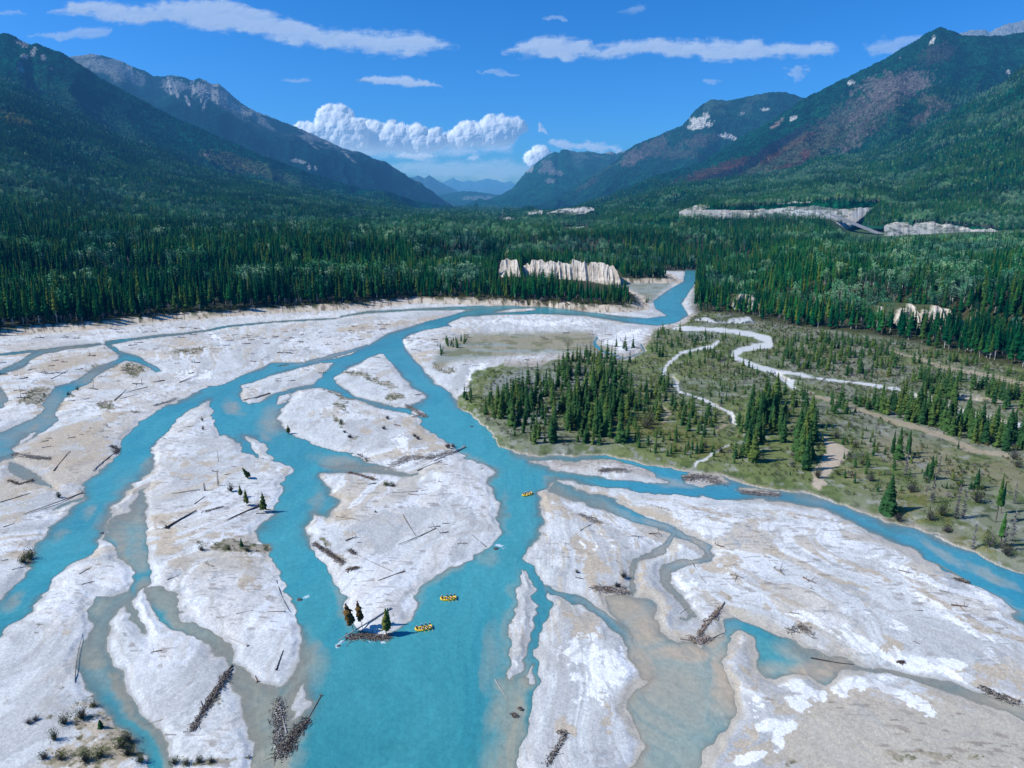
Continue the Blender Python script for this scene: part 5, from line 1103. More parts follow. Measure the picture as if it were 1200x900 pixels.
def solo(px, py, h, r, kind, label, group=None, tilt=(0, 0)):
    if px > 700 and py > 480: h *= 1.05 if kind == 's' else 1.35
    x, y, z = place(px, py); nm = {'s': 'spruce_tree', 't': 'spruce_tree', 'd': 'dead_tree', 'b': 'willow_bush', 'r': 'dying_spruce', 'o': 'spruce_tree', 'g': 'bare_bush'}[kind]
    cat = {'b': 'bush', 'g': 'bush'}.get(kind, 'tree')
    w = h * r / {'s': .175, 't': .105, 'd': .26, 'b': .62, 'r': .30, 'o': .24, 'g': .55}[kind]
    if kind == 'g': w = h * .9
    t = thing(nm, (x, y, z - .1), label, cat, group, random.uniform(0, 6.28), (w, w, h), tilt)
    if kind in 'st': link('crown', random.choice(CR[0 if kind == 's' else 1]), parent=t); link('trunk', random.choice(TK[0]), parent=t)
    elif kind == 'd': link('bare_branches', random.choice(TWG), parent=t); link('trunk', random.choice(TK[1]), parent=t)
    elif kind == 'b': link('foliage', random.choice(BUSH), parent=t); link('stems', TWB[0], parent=t)
    elif kind == 'g': link('branches', random.choice(TWB), parent=t)
    elif kind == 'r': link('crown', CRR, parent=t); link('trunk', TK[1][1], parent=t)
    elif kind == 'o': link('crown', random.choice(CRO), parent=t); link('trunk', TK[1][1], parent=t)
    return t
def where(px, py):
    if px < 840: return 'on the bright olive meadow inside the channel bend'
    if px < 1000: return 'beside the sandy launching ground'
    if py < 575: return 'on the open slope above the launching ground'
    if px < 1130: return 'on the bank right of the launching ground'
    return 'in the thicket at the right frame edge'
KN = {'s': 'dark green pointed spruce', 't': 'thin spindly spruce with a narrow crown', 'd': 'grey dead spruce with bare branches', 'b': 'rounded olive green willow bush'}
for px, py, h, r, k in SOLO:
    solo(px, py, h, r, k, KN[k] + ' ' + where(px, py), KN[k].split(' with')[0] + 's ' + where(px, py))
for a in [
 (309,600,9,.20,'o','olive spruce with a full crown upright on the right bar beside the middle channel'),
 (289,592,8,.16,'o','olive ragged spruce left of the full-crowned spruce on the middle bar',None,(0,.12)),
 (282,583,6,.2,'o','short olive tree in the cluster on the middle bar'),
 (271,576,4.5,.34,'b','dark rounded bush at the left of the tree cluster on the middle bar'),
 (293,560,7,.22,'o','leaning olive spruce nearest the channel bend on the middle bar',None,(0,-.5)),
 (256,569,8,.15,'d','grey dead tree with drooping branches on the middle bar'),
 (240,575,4.5,.3,'d','low grey dead tree left of the taller grey snag on the middle bar'),
 (256,541,8,.05,'d','lone upright snag on the upper middle bar'),
 (338,509,5.5,.28,'o','small dark tree on a rooty mound at the waters edge of the centre bar'),
 (237,493,2.6,.4,'b','small dark bush near the top point of the middle bar'),(238,503,2.2,.4,'b','small dark bush just below another at the top point of the middle bar'),
 (453,744,9.0,.21,'o','green spruce standing in the log jam at the tip of the centre bar'),
 (455,731,5.5,.12,'t','thin spindly tree just behind the spruce in the log jam'),
 (415,741,11,.24,'r','rust brown dying spruce leaning over the log jam at the bar tip',None,(.1,-.18)),
 (425,737,10,.2,'r','rust brown dying spruce at the right of another over the log jam',None,(0,-.12)),
 (52,463,1.6,.5,'b','small dark bush on the grassy islet in the west channels'),(91,457,3,.4,'b','round bush at the top of the grassy islet in the west channels'),(80,463,2.4,.5,'b','dark bush at the left of the grassy islet in the west channels'),
 (69,583,3,.36,'b','olive bush beside the long log on the west bar'),(36,655,4.2,.5,'b','dark olive bush leaning over the west bank of the left channel'),(28,659,3,.6,'b','low olive bush behind the leaning bush on the west bank'),
 (236,645,2.6,.5,'b','dark green bush at the left of the scrub strip on the middle bar'),(283,640,3.4,.26,'s','small dark spruce in the scrub strip on the middle bar'),(290,646,2.2,.6,'b','dark green bush at the right of the scrub strip on the middle bar'),(268,644,1.6,.6,'b','small green bush in the middle of the scrub strip on the middle bar'),
 (400,497,3.2,.4,'b','green bush standing up on the centre bar'),(410,513,3.2,.6,'g','grey bare bush right of the green one on the centre bar'),(404,507,2.4,.6,'g','low grey bush below the green one on the centre bar'),
 (454,491,3.2,.6,'g','grey bare bush alone on the pale upper centre bar'),(450,503,3,.8,'g','wide grey bare bush below another on the pale centre bar'),(486,512,3,.8,'g','grey brushy bush near the tan hollow of the centre bar'),(490,515,3,.8,'g','grey brushy bush on the tan hollow of the centre bar'),
 (525,525,4,.8,'g','large grey bare bush at the waters edge beside the long grey log'),(531,524,3.2,.8,'g','grey bare bush behind the root end of the long grey log'),
 (96,842,4.2,.42,'b','olive bush standing highest on the tan scrubby bar at lower left'),(76,848,2.8,.5,'b','dark bush left of the tall olive one on the scrubby bar'),(64,867,3.4,.32,'b','dark green bush on the scrubby bar left edge'),(34,848,2.4,.8,'g','dark bare bush on the grey gravel at lower left'),(42,844,2,.8,'g','second dark bare bush on the grey gravel at lower left'),
 (118,853,2.4,.4,'s','tiny spruce on the scrubby bar at lower left'),(152,868,3.4,.4,'b','yellow green bush hanging over the southwest channel',None,(0,.4)),(143,876,2.6,.6,'b','dark green bush above the bank of the southwest channel'),(150,884,2.4,.6,'b','second dark green bush above the bank of the southwest channel'),(110,828,2,.5,'b','small bush at the top of the scrubby bar beside the southwest channel'),
 (101,892,3,.5,'b','large dark bush near the bottom edge of the scrubby bar'),(118,887,2.6,.5,'b','dark bush right of the largest one at the bottom of the scrubby bar'),(72,890,2.2,.6,'b','dark bush at the lower left of the scrubby bar'),(52,889,2,.6,'b','dark low bush on the far left of the scrubby bar'),(165,893,2.4,.5,'b','bush at the lowest corner beside the southwest channel'),
 (652,481,1,.5,'b','tiny bush hidden among the spruces on the point'),(676,671,2,.8,'g','rounded brown bush alone on the white east bar'),(731,677,2.6,.8,'g','grey brush at the head of the shallow pond'),(724,688,2.2,.8,'g','grey brown brush beside the shallow pond'),
 (205,895,2,.6,'b','green bush at the left of the row along the bottom log'),(218,896,2,.6,'b','green bush second from left in the row along the bottom log'),(234,893,1.8,.6,'b','green bush in the middle of the row along the bottom log'),(248,893,1.6,.6,'b','green bush at the right of the row along the bottom log'),
 (440,600,1,.6,'b','small green tuft by the red brown brush on the centre bar'),(453,569,2.2,.8,'b','green bush by the driftwood on the lower centre bar'),(460,570,2,.8,'b','green bush just right of another on the lower centre bar'),
]: solo(*a)

# ------------------------------------------------------------------ driftwood
MT_LOG = [simple('silver_wood', (.30, .28, .26), (.46, .43, .40), 5, rnd=True), simple('brown_wood', (.14, .115, .09), (.27, .225, .185), 5, rnd=True), simple('dark_wood', (.045, .04, .045), (.10, .085, .08), 5, rnd=True), simple('red_brown_wood', (.14, .085, .055), (.24, .15, .10), 5, rnd=True)]
def log_vf(L_, d, rd, stubs=4, n=7, bend=.02):
    v = []; f = []; m = 9; b1_, b2_ = rd.uniform(-bend, bend) * L_, rd.uniform(-bend, bend) * L_
    for i in range(m):
        q = i / (m - 1); rr = d / 2 * (1 - .62 * q) * rd.uniform(.93, 1.07)
        for k in range(n): a = 6.283 * k / n; v.append((q * L_, rr * math.cos(a) + b1_ * math.sin(q * 3.1), rr * math.sin(a) + d * .42 + abs(b2_) * q * q * .6))
    for i in range(m - 1):
        for k in range(n): f.append((i * n + k, i * n + (k + 1) % n, (i + 1) * n + (k + 1) % n, (i + 1) * n + k))
    f.append(tuple(range(n))[::-1]); f.append(tuple(range((m - 1) * n, m * n)))
    for s_ in range(stubs):
        q = rd.uniform(.2, .98); a = rd.uniform(-.4, 3.5); ln = rd.uniform(.6, 2.6) * (1.2 - .6 * q) * max(.4, d * 1.3); w = .05 * max(.5, d); o_ = Vector((q * L_, b1_ * math.sin(q * 3.1), d * .42)); dr_ = Vector((rd.uniform(.1, .6), math.cos(a), max(.05, math.sin(a)))).normalized() * ln
        w1 = dr_.orthogonal().normalized() * w; w2 = dr_.cross(w1).normalized() * w; n0 = len(v); v += [o_ + w1, o_ - w1, o_ + w2, o_ + dr_]; f += [(n0, n0 + 2, n0 + 3), (n0 + 2, n0 + 1, n0 + 3), (n0 + 1, n0, n0 + 3)]
    return v, f
def roots_vf(d, rd, n=16):
    v = []; f = []
    for k in range(n):
        a = 6.283 * k / n + rd.uniform(-.2, .2); ln = d * rd.uniform(.9, 2.2); w = d * .16; o_ = Vector((0, 0, d * .45)); dr_ = Vector((-rd.uniform(.1, .9), math.cos(a), math.sin(a) * .9)).normalized() * ln
        if o_.z + dr_.z < 0: dr_.z = -o_.z
        w1 = dr_.orthogonal().normalized() * w; w2 = dr_.cross(w1).normalized() * w; e = o_ + dr_ * .55 + Vector((rd.uniform(-.1, .1), rd.uniform(-.15, .15), rd.uniform(-.1, .1))) * ln; n0 = len(v)
        v += [o_ + w1, o_ - w1 * .5 + w2, o_ - w1 * .5 - w2, e + w1 * .6, e - w1 * .3 + w2 * .6, e - w1 * .3 - w2 * .6, o_ + dr_]
        for j in range(3): f.append((n0 + j, n0 + (j + 1) % 3, n0 + 3 + (j + 1) % 3, n0 + 3 + j)); f.append((n0 + 3 + j, n0 + 3 + (j + 1) % 3, n0 + 6))
    return v, f
def log(x0, y0, x1, y1, d, mat=1, roots=False, label=None, group=None, stubs=5, lift=0.):
    """root end at the first photograph point, tip at the second"""
    a = place(x0, y0); b = place(x1, y1); L_ = math.dist(a[:2], b[:2]); d = d * .72; rd = random.Random(int(x0 * 7 + y0 * 13)); za, zb_ = max(a[2], -.1), max(b[2], -.1) + lift
    ang = math.atan2(b[1] - a[1], b[0] - a[0]); el = math.atan2(zb_ - za, L_)
    if roots:
        t = thing('driftwood_log', (a[0], a[1], za - .05), label, 'log', group); t.rotation_euler = (0, -el, ang)
        link('trunk', pymesh('log_trunk', *log_vf(L_, d, rd, stubs)), MT_LOG[mat], t); link('root_wad', pymesh('root_wad', *roots_vf(d * 1.15, rd)), MT_LOG[1 if mat == 0 else mat], t)
    else:
        o = link('driftwood_log', pymesh('driftwood_log', *log_vf(L_, d, rd, stubs)), MT_LOG[mat]); o.location = (a[0], a[1], za - .04); o.rotation_euler = (0, -el, ang); tag(o, label, 'log', group); t = o
    return t
def pile(pts, n, label, mats=(1, 2, 0), width=2., slen=(1., 4.), name='debris_pile', hgt_=.8, seed=0, cat='debris pile', group=None):
    """tangle of broken branches along a photographed line: one heap"""
    rd = random.Random(seed + int(pts[0][0])); W = [place(*p) for p in pts]; c = W[0]; vs_, fs_, mi = [], [], []
    seg = [math.dist(W[i][:2], W[i + 1][:2]) for i in range(len(W) - 1)]; tot = sum(seg)
    n = int(n * 1.1)
    for k in range(n):
        u = rd.uniform(0, tot); i = 0
        while i < len(seg) - 1 and u > seg[i]: u -= seg[i]; i += 1
        q = u / max(seg[i], .01); P_ = Vector(W[i]).lerp(Vector(W[i + 1]), min(q, 1)) + Vector((rd.gauss(0, width * .4), rd.gauss(0, width * .4), 0)); P_.z = max(P_.z, -.05)
        dm = Vector(W[i + 1]) - Vector(W[i]); a = math.atan2(dm.y, dm.x) + rd.gauss(0, .7); L_ = rd.uniform(*slen) * .7 * (1 if rd.random() < .93 else 1.8); el = rd.uniform(-.05, .4) * (1 if L_ < 2.5 else .3); r_ = rd.uniform(.03, .10) * (L_ / 3 + .5)
        d_ = Vector((math.cos(a) * math.cos(el), math.sin(a) * math.cos(el), math.sin(el))) * L_; o_ = P_ - Vector(c) + Vector((0, 0, rd.uniform(0, hgt_) * math.exp(-rd.random() * 2))) - d_ * .5; o_.z = max(o_.z, .02 - .1)
        w1 = d_.orthogonal().normalized() * r_; w2 = d_.cross(w1).normalized() * r_; n0 = len(vs_)
        vs_ += [o_ + w1, o_ + w2, o_ - w1, o_ - w2, o_ + d_ + w1 * .4, o_ + d_ + w2 * .4, o_ + d_ - w1 * .4, o_ + d_ - w2 * .4]
        fs_ += [(n0 + j, n0 + (j + 1) % 4, n0 + 4 + (j + 1) % 4, n0 + 4 + j) for j in range(4)] + [(n0 + 3, n0 + 2, n0 + 1, n0), (n0 + 4, n0 + 5, n0 + 6, n0 + 7)]; mi += [rd.randrange(len(mats))] * 6
    for k in range(n * 5):
        u = rd.uniform(0, tot); i = 0
        while i < len(seg) - 1 and u > seg[i]: u -= seg[i]; i += 1
        P_ = Vector(W[i]).lerp(Vector(W[i + 1]), min(u / max(seg[i], .01), 1)) - Vector(c); gx, gy = rd.gauss(0, width * .36), rd.gauss(0, width * .36); P_ += Vector((gx, gy, 0)); P_.z = max(P_.z, -.05 - c[2]) + rd.uniform(0, hgt_) * math.exp(-(gx * gx + gy * gy) / (width * width * .3))
        u_ = Vector((rd.gauss(0, 1), rd.gauss(0, 1), rd.gauss(0, .7))).normalized() * rd.uniform(.08, .30); w_ = u_.orthogonal().normalized() * rd.uniform(.05, .2); n0 = len(vs_); vs_ += [P_ + u_, P_ + w_, P_ - u_, P_ - w_]; fs_.append((n0, n0 + 1, n0 + 2, n0 + 3)); mi.append(rd.randrange(len(mats)))
    me = pymesh(name, vs_, fs_, mi); o = link(name, me, [MT_LOG[m] for m in mats]); o.location = c; tag(o, label, cat, group)
log(458,713,397,757,.95,0,False,'long pale bare log jutting out over the water at the tip of the centre bar',stubs=3,lift=.5)
log(272,780,238,830,.8,1,False,'straight dark edged log bordering the brush windrow on the lower middle bar',stubs=2)
log(336,861,327,819,.7,0,False,'pale log lying on the debris island in the main river at the bottom',stubs=3)
log(376,818,361,844,.55,1,True,'log with a root ball reaching into the turquoise water at the bottom',stubs=3)
log(291,888,235,897,.6,1,True,'brown log with root ball along the bottom edge of the lower bar',stubs=4)
log(63,552,82,529,.8,2,False,'dark straight log lying alone on the tan west bar')
log(138,529,109,552,.9,2,True,'dark log with roots along the right edge of the west bar')
log(134,470,148,457,.8,2,False,'dark log beside the grassy islet on the upper west bar'); log(172,454,146,461,.7,1,True,'brown log with roots at the upper end of the grassy islet'); log(140,468,162,462,.5,1,False,'thin brown log beneath the rooted one by the grassy islet')
log(210,449,232,439,.7,3,False,'red brown log on the white bar above the left channel'); log(60,444,80,434,.7,1,False,'brown log on the tan oval bar among the west channels')
log(96,578,27,604,.8,1,True,'long brown log angled across the west bar to the left channel',stubs=8); log(0,589,36,578,.6,2,False,'thin dark log at the left edge of the west bar'); log(4,618,18,613,.5,1,False,'short brown log low on the west bar near the left edge')
log(93,673,107,665,.45,1,False,'short log on the pale bank right of the left channel'); log(96,685,111,681,.4,1,False,'second short log below another on the pale bank right of the left channel')
log(234,574,202,579,.6,1,False,'brown log on the middle bar left of the grey snags',stubs=8); log(196,619,230,599,1.3,2,True,'thick dark log with roots on the middle bar',stubs=16); log(228,591,240,582,.5,2,False,'short dark log above the thick one on the middle bar')
log(303,593,266,610,1.0,3,True,'red brown log with spread roots below the full-crowned spruce'); log(306,596,318,598,.9,3,True,'red brown rooted stump log at the foot of the full-crowned spruce'); log(300,602,318,601,.6,1,False,'brown log crossing the roots below the full-crowned spruce')
log(14,668,33,663,.5,0,False,'pale log below the leaning bush on the west bank'); log(324,680,340,718,.35,2,False,'very thin dark pole along the waters edge of the middle bar',stubs=0)
log(472,603,487,628,.5,1,False,'thin log pointing up the white centre bar'); log(510,620,467,639,.6,1,True,'brown log with small roots across the white centre bar'); log(473,670,443,681,.6,3,True,'red brown log with roots low on the centre bar'); log(410,647,460,670,.4,1,False,'long thin log on the lower centre bar',stubs=8); log(570,641,553,627,.45,2,False,'thin dark log at the right edge of the centre bar'); log(580,797,594,820,.5,0,False,'pale log half sunk in the river near the narrow spit')
log(489,552,518,540,1.0,1,False,'stout brown log beside the shallow channel on the centre bar',stubs=8); log(544,526,508,541,1.2,0,True,'long grey log pointing into the main channel from the centre bar',stubs=10); log(488,576,460,578,.5,1,True,'brown log with root ball lying below the green bushes on the centre bar'); log(478,579,491,581,.6,3,False,'short red brown log right of the green bushes on the centre bar'); log(394,606,422,610,.5,1,False,'thin brown log on the tan edge of the centre bar')
log(849,706,816,748,.6,1,False,'long red brown log pointing down to the pond on the east bar',stubs=12); log(812,660,827,684,.4,1,False,'thin log across the tan patch on the east bar'); log(1133,682,1097,661,.8,1,True,'log with root ball reaching into the east channel',stubs=6); log(950,772,980,777,.7,2,False,'dark crooked log at the end of the turquoise pool',stubs=2); log(980,777,1000,779,.5,2,False,'dark thin log continuing right of the crooked one by the pool'); log(1192,822,1174,812,.8,1,True,'log with dark root ball near the right edge of the sand flat')
log(88,800,97,743,.3,2,False,'very thin blue dark pole on the gravel left of the southwest channel',stubs=0); log(220,834,167,851,.2,1,False,'thin twig like pole reaching over the southwest channel',stubs=2); log(193,861,206,861,.5,0,False,'short white log on the lower bar'); log(290,757,263,745,.5,0,True,'pale log with dark root ball beside the tan shallow channel'); log(324,785,332,762,.5,2,True,'fallen dark sapling with roots on the right end of the middle bar',stubs=16); log(277,719,297,715,.45,0,False,'pale log on the lower right of the middle bar'); log(333,717,313,717,.4,1,True,'small log with roots at the right edge of the middle bar'); log(302,799,299,792,.5,3,True,'small rooted stump on a gravel nub in the tan shallows',stubs=6)
log(680,622,697,613,.5,1,False,'thin log on the tan patch below the east spit'); log(797,719,806,712,.4,0,False,'short log across the little channel beside the pond',stubs=1); log(820,755,848,742,.45,1,False,'thin curved log at the upper edge of the shallow pond'); log(797,749,816,752,.5,1,False,'brown log along the upper edge of the shallow pond'); log(640,628,636,624,.4,3,False,'tiny red brown log at the right bank of the main channel')
# jams and windrows
pile([(266,789),(258,802),(246,822),(225,856)],240,'dark windrow of brush and roots beside the straight log on the lower bar',(1,2,1),1.5,(1,4),seed=1)
pile([(327,822),(326,860),(330,890)],210,'brown brush heaped on the small island at the bottom of the river',(1,2,0),2.4,(1,3.0),seed=2); pile([(360,846),(345,862),(336,885)],170,'green brown brush forming the right arm of the bottom debris island',(1,2,1),2.4,(1,3),seed=3)
pile([(410,750),(425,746),(440,748),(456,747)],190,'red brown and grey log jam at the tip of the centre bar',(3,1,0),2.2,(1,4.5),seed=4)
pile([(462,545),(480,535),(505,536),(530,530)],260,'wide grey brown drift pile on the tan end of the upper centre bar',(0,1,1),5,(1.5,5),seed=5); pile([(432,541),(420,532)],30,'small drift heap at the edge of the shallow channel',(1,1),2,(1,4),seed=6)
pile([(806,561),(822,559),(842,566)],230,'pale brown log jam in the east channel below the meadow',(0,1,1),4,(2,7),seed=7); pile([(868,577),(890,579),(914,581)],120,'thin line of drift on the gravel islet in the east channel',(0,1),3,(2,6),seed=8); pile([(703,552),(722,550),(735,552)],120,'brown drift heap on the upper gravel islet of the east channel',(1,1,0),3.5,(1.5,5),seed=9)
pile([(409,554),(425,558),(440,563)],110,'red brown drift line on the lower centre bar',(3,1),1.8,(1,4),seed=10); pile([(368,637),(385,648),(403,660)],170,'green brown drift line along the middle channel edge of the centre bar',(1,2,3),1.6,(1,3),seed=11); pile([(408,668),(420,665)],50,'small red brown drift heap on the lower centre bar edge',(3,1),1.4,(1,3),seed=12); pile([(410,645),(416,650)],40,'little dark drift heap above the red brown one on the centre bar',(2,1),1.2,(1,3),seed=13)
pile([(16,532),(40,536),(58,538)],140,'dark drift heap at the fork of the west channels',(2,1,0),2.6,(1.5,5),seed=14); pile([(130,522),(138,527),(135,532)],90,'dark root tangle at the right tip of the west bar',(2,1),2,(1,4),seed=15); pile([(10,563),(22,568),(40,563)],60,'red brown drift on the lower left bar',(3,2),1.5,(1,3),seed=16); pile([(180,475),(200,470),(206,466)],70,'brown drift along the upper bank of the left channel',(1,0),2.4,(1.5,4),seed=17)
pile([(286,469),(300,466),(316,461)],110,'brown drift at the tip of the slim island in the left channel',(3,1,1),1.6,(1,4),seed=18); pile([(325,430),(338,428)],40,'small rooty drift heap standing in the left channel',(3,1),1.5,(1,3.5),seed=19); pile([(476,475),(490,483),(498,489)],140,'grey brown drift heap on the nub beside the main channel',(1,0,3),2.4,(1.5,4.5),seed=20); pile([(484,489),(495,485)],30,'small drift heap right of the larger one by the main channel',(1,0),1.6,(1,3),seed=21)
pile([(696,690),(715,690),(735,694)],150,'rusty drift wood tangle at the head of the shallow pond',(3,1,0),2.4,(1,4.5),seed=22); pile([(680,603),(695,611),(703,613)],80,'grey drift on the tan patch beside the east spit',(0,1),2,(1,3.5),seed=23); pile([(808,748),(822,752),(830,748)],130,'red brown drift at the foot of the long log by the pond',(3,1,0),1.8,(1,3.5),seed=24); pile([(818,745),(832,726),(844,712)],80,'brown branches caught along the long log on the east bar',(3,1),1.4,(1,3),seed=25)
pile([(1120,679),(1134,683)],60,'dark roots heaped at the tip of the log in the east channel',(1,2),1.4,(1,2.6),seed=26); pile([(1150,805),(1170,816),(1188,824)],90,'drift strung along the wet channel on the sand flat',(1,2,0),1.4,(1,3.5),seed=27); pile([(1052,776),(1059,776)],26,'small dark drift knot on the grey gravel of the east bar',(2,3),.8,(.6,1.8),seed=28); pile([(654,857),(664,862),(648,885),(640,897)],70,'dark twiggy drift along the bottom of the east bar',(2,1),1.2,(.6,2),seed=29)
pile([(925,740),(940,733),(950,744)],50,'brown drift on the tan patches of the east bar',(1,1),2.2,(1,3),seed=30); pile([(600,838),(606,842)],22,'dark stump tangle half sunk in the main river',(2,1),.8,(.6,1.8),seed=31); pile([(608,831),(612,834)],14,'small dark snag tangle above another in the main river',(2,1),.6,(.5,1.4),seed=32); pile([(240,600),(262,594)],30,'thin drift below the grey snags on the middle bar',(1,2),1.4,(1,3),seed=33)
# the many smaller pieces strewn on the bars, each its own
DR = [('left', 'small weathered stick of driftwood on the pale bars left of the main channel', 'driftwood sticks on the left bars'), ('east', 'small weathered stick of driftwood on the broad white bar right of the main channel', 'driftwood sticks on the east bar'), ('north', 'small weathered log among the drift on the far bars below the west forest', 'driftwood on the far bars')]
SM = [pymesh('driftwood_stick', *log_vf(1, .085, random.Random(700 + k), 3, 5, .05)) for k in range(6)]
SMC = [[m.copy() for m in SM] for _ in MT_LOG]
for k, ms in enumerate(SMC):
    for m in ms: m.materials.append(MT_LOG[k])
cnt = 0; dx_, dy_ = jgrid(-420, 330, 165, 700, 5.0); o_ = RNG.permutation(dx_.size); dx_, dy_ = dx_[o_], dy_[o_]
dpx, dpy, _ = proj(dx_, dy_, np.zeros_like(dx_)); ok_ = (SDAT(dx_, dy_) < -1.5) & (VEGAT(dx_, dy_) < -6) & (dpx > 2) & (dpx < 1198) & (dpy < 896) & (fbm(dx_, dy_, 40, 3, 600) > np.where(dpx > 600, .56, .47)) & (dpy > 366)
_, dlx, _ = heights(dx_, dy_, True); ok_ &= dlx < -24
for i in np.where(ok_)[0][:250]:
    x, y = dx_[i], dy_[i]; L_ = random.uniform(1.6, 5.0) * (1.5 if dpy[i] < 480 else 1); z = float(ZAT(np.array([x]), np.array([y]))[0])
    o = link('driftwood_stick', SMC[random.choice([0, 1, 1, 1, 2, 3])][random.randrange(6)]); o.location = (x, y, z); base = random.gauss(.25, .5) if dpx[i] < 600 else random.gauss(-.6, .4)
    o.rotation_euler = (0, 0, base + (math.pi if random.random() < .5 else 0)); o.scale = (L_, L_ * 1.3, L_ * 1.3)
    g_ = 2 if dpy[i] < 450 else (1 if dpx[i] > 600 else 0); tag(o, DR[g_][1], 'driftwood', DR[g_][2])
# boulders standing in the water
def boulder(px, py, s_, label):
    x, y = gnd(px, py); rd = random.Random(int(px)); v = []; f = []
    for i in range(7):
        th = math.pi * i / 6
        for k in range(9):
            a = 6.283 * k / 9; r_ = s_ * (1 + rd.uniform(-.22, .22)); v.append((r_ * math.sin(th) * math.cos(a) * 1.3, r_ * math.sin(th) * math.sin(a), r_ * math.cos(th) * .7))
    for i in range(6):
        for k in range(9): f.append((i * 9 + k, i * 9 + (k + 1) % 9, (i + 1) * 9 + (k + 1) % 9, (i + 1) * 9 + k))
    o = link('boulder', pymesh('boulder', v, f), MT_STONE); o.location = (float(x), float(y), -.1); tag(o, label, 'boulder')
MT_STONE = simple('wet_stone', (.05, .05, .05), (.16, .15, .14), 2, rough=.5)
boulder(581,643,.9,'dark boulder breaking the current into white water beside the centre bar'); boulder(351,703,.8,'dark boulder in the middle channel'); boulder(553,500,.8,'small dark boulder near the right bank of the main channel upstream'); boulder(397,757,.5,'small dark boulder at the end of the pale jutting log'); boulder(119,625,.7,'grey boulder in the riffle between the left and southwest channels')

# ------------------------------------------------------------------ rafts and paddlers
def skin(name, chains, rad, sub=1):
    """one continuous surface grown around connected joints"""
    V, Ed, Rr, ix = [], [], [], {}
    def vid(p, r):
        k = tuple(round(c, 4) for c in p)
        if k not in ix: ix[k] = len(V); V.append(k); Rr.append(r)
        return ix[k]
    for ch in chains:
        last = None
        for p, r in ch:
            i = vid(p, r)
            if last is not None and last != i: Ed.append((last, i))
            last = i
    me = bpy.data.meshes.new(name + '_skeleton'); me.from_pydata(V, Ed, []); o = bpy.data.objects.new('tmp', me); COL.objects.link(o)
    md = o.modifiers.new('skin', 'SKIN'); md.use_smooth_shade = True
    if not me.skin_vertices: 
        bpy.context.view_layer.objects.active = o
    sv_ = me.skin_vertices[0].data if me.skin_vertices else None
    if sv_ is None: return None
    for i, r in enumerate(Rr): sv_[i].radius = (r, r); sv_[i].use_root = (i == 0)
    ms = o.modifiers.new('sub', 'SUBSURF'); ms.levels = sub; ms.render_levels = sub
    bpy.context.view_layer.update(); dg = bpy.context.evaluated_depsgraph_get(); out = bpy.data.meshes.new_from_object(o.evaluated_get(dg)); out.name = name
    bpy.data.objects.remove(o); return out
def joints(side, guide=False):
    """a seated paddler: hips on the tube, knees bent inboard, both hands on the paddle shaft outboard (side = +1 left)"""
    s = side; hp = (0, 0, .10); ch = (.07, .02 * s, .40); nk = (.10, .03 * s, .56); hd = (.12, .03 * s, .66); tp = (.12, .03 * s, .80)
    C = [[(hp, .13), ((.03, .01 * s, .25), .12), (ch, .135), (nk, .055), (hd, .085), (tp, .075)]]
    C.append([(hd, .085), ((.205, .03 * s, .68), .022)])      # nose
    for q, far in ((-1, False), (1, True)):
        C.append([(hp, .13), ((.10, q * .11 - .05 * s, .08), .085), ((.42, q * .13 - .14 * s, .12), .062), ((.46, q * .13 - .18 * s, -.12), .045), ((.48, q * .13 - .20 * s, -.34), .036), ((.60, q * .13 - .20 * s, -.37), .035)])
    top = (.34, .12 * s, .58); low = (.40, .44 * s, .20)
    inner = [(ch, .135), ((.08, -.17 * s, .49), .06), ((.20, -.16 * s, .40), .045), ((.28, -.02 * s, .52), .035), (top, .03)]
    outer = [(ch, .135), ((.08, .20 * s, .48), .06), ((.18, .34 * s, .34), .045), ((.32, .40 * s, .26), .034), (low, .03)]
    C += [inner, outer]
    for base, d in ((top, 1), (low, 1)):
        for k in range(4):
            y = (k - 1.5) * .021; C.append([(base, .03), ((base[0] + .045, base[1] + y, base[2] + .012), .010), ((base[0] + .075 - .004 * abs(k - 1.2), base[1] + y, base[2] - .012), .009), ((base[0] + .062, base[1] + y, base[2] - .038), .008)])
        C.append([(base, .03), ((base[0] + .02, base[1] - .04 * s, base[2] - .012), .011), ((base[0] + .045, base[1] - .035 * s, base[2] - .035), .009)])
    return C, top, low
def ell(cx, cy, cz, rx, ry, rz, n=10, m=7, z0=-1.):
    v = []; f = []
    for i in range(m + 1):
        th = math.pi * i / m
        for k in range(n): a = 6.283 * k / n; v.append((cx + rx * math.sin(th) * math.cos(a), cy + ry * math.sin(th) * math.sin(a), cz + rz * max(math.cos(th), z0)))
    for i in range(m):
        for k in range(n): f.append((i * n + k, i * n + (k + 1) % n, (i + 1) * n + (k + 1) % n, (i + 1) * n + k))
    return v, f
def plain(name, c, rough=.5):
    m = bpy.data.materials.new(name); m.use_nodes = True; b = m.node_tree.nodes['Principled BSDF']; nz = m.node_tree.nodes.new('ShaderNodeTexNoise'); nz.inputs['Scale'].default_value = 6
    rp = m.node_tree.nodes.new('ShaderNodeValToRGB'); rp.color_ramp.elements[0].color = (*[x * .8 for x in c], 1); rp.color_ramp.elements[1].color = (*[min(1, x * 1.15) for x in c], 1)
    m.node_tree.links.new(nz.outputs[0], rp.inputs[0]); m.node_tree.links.new(rp.outputs[0], b.inputs['Base Color']); b.inputs['Roughness'].default_value = rough; return m
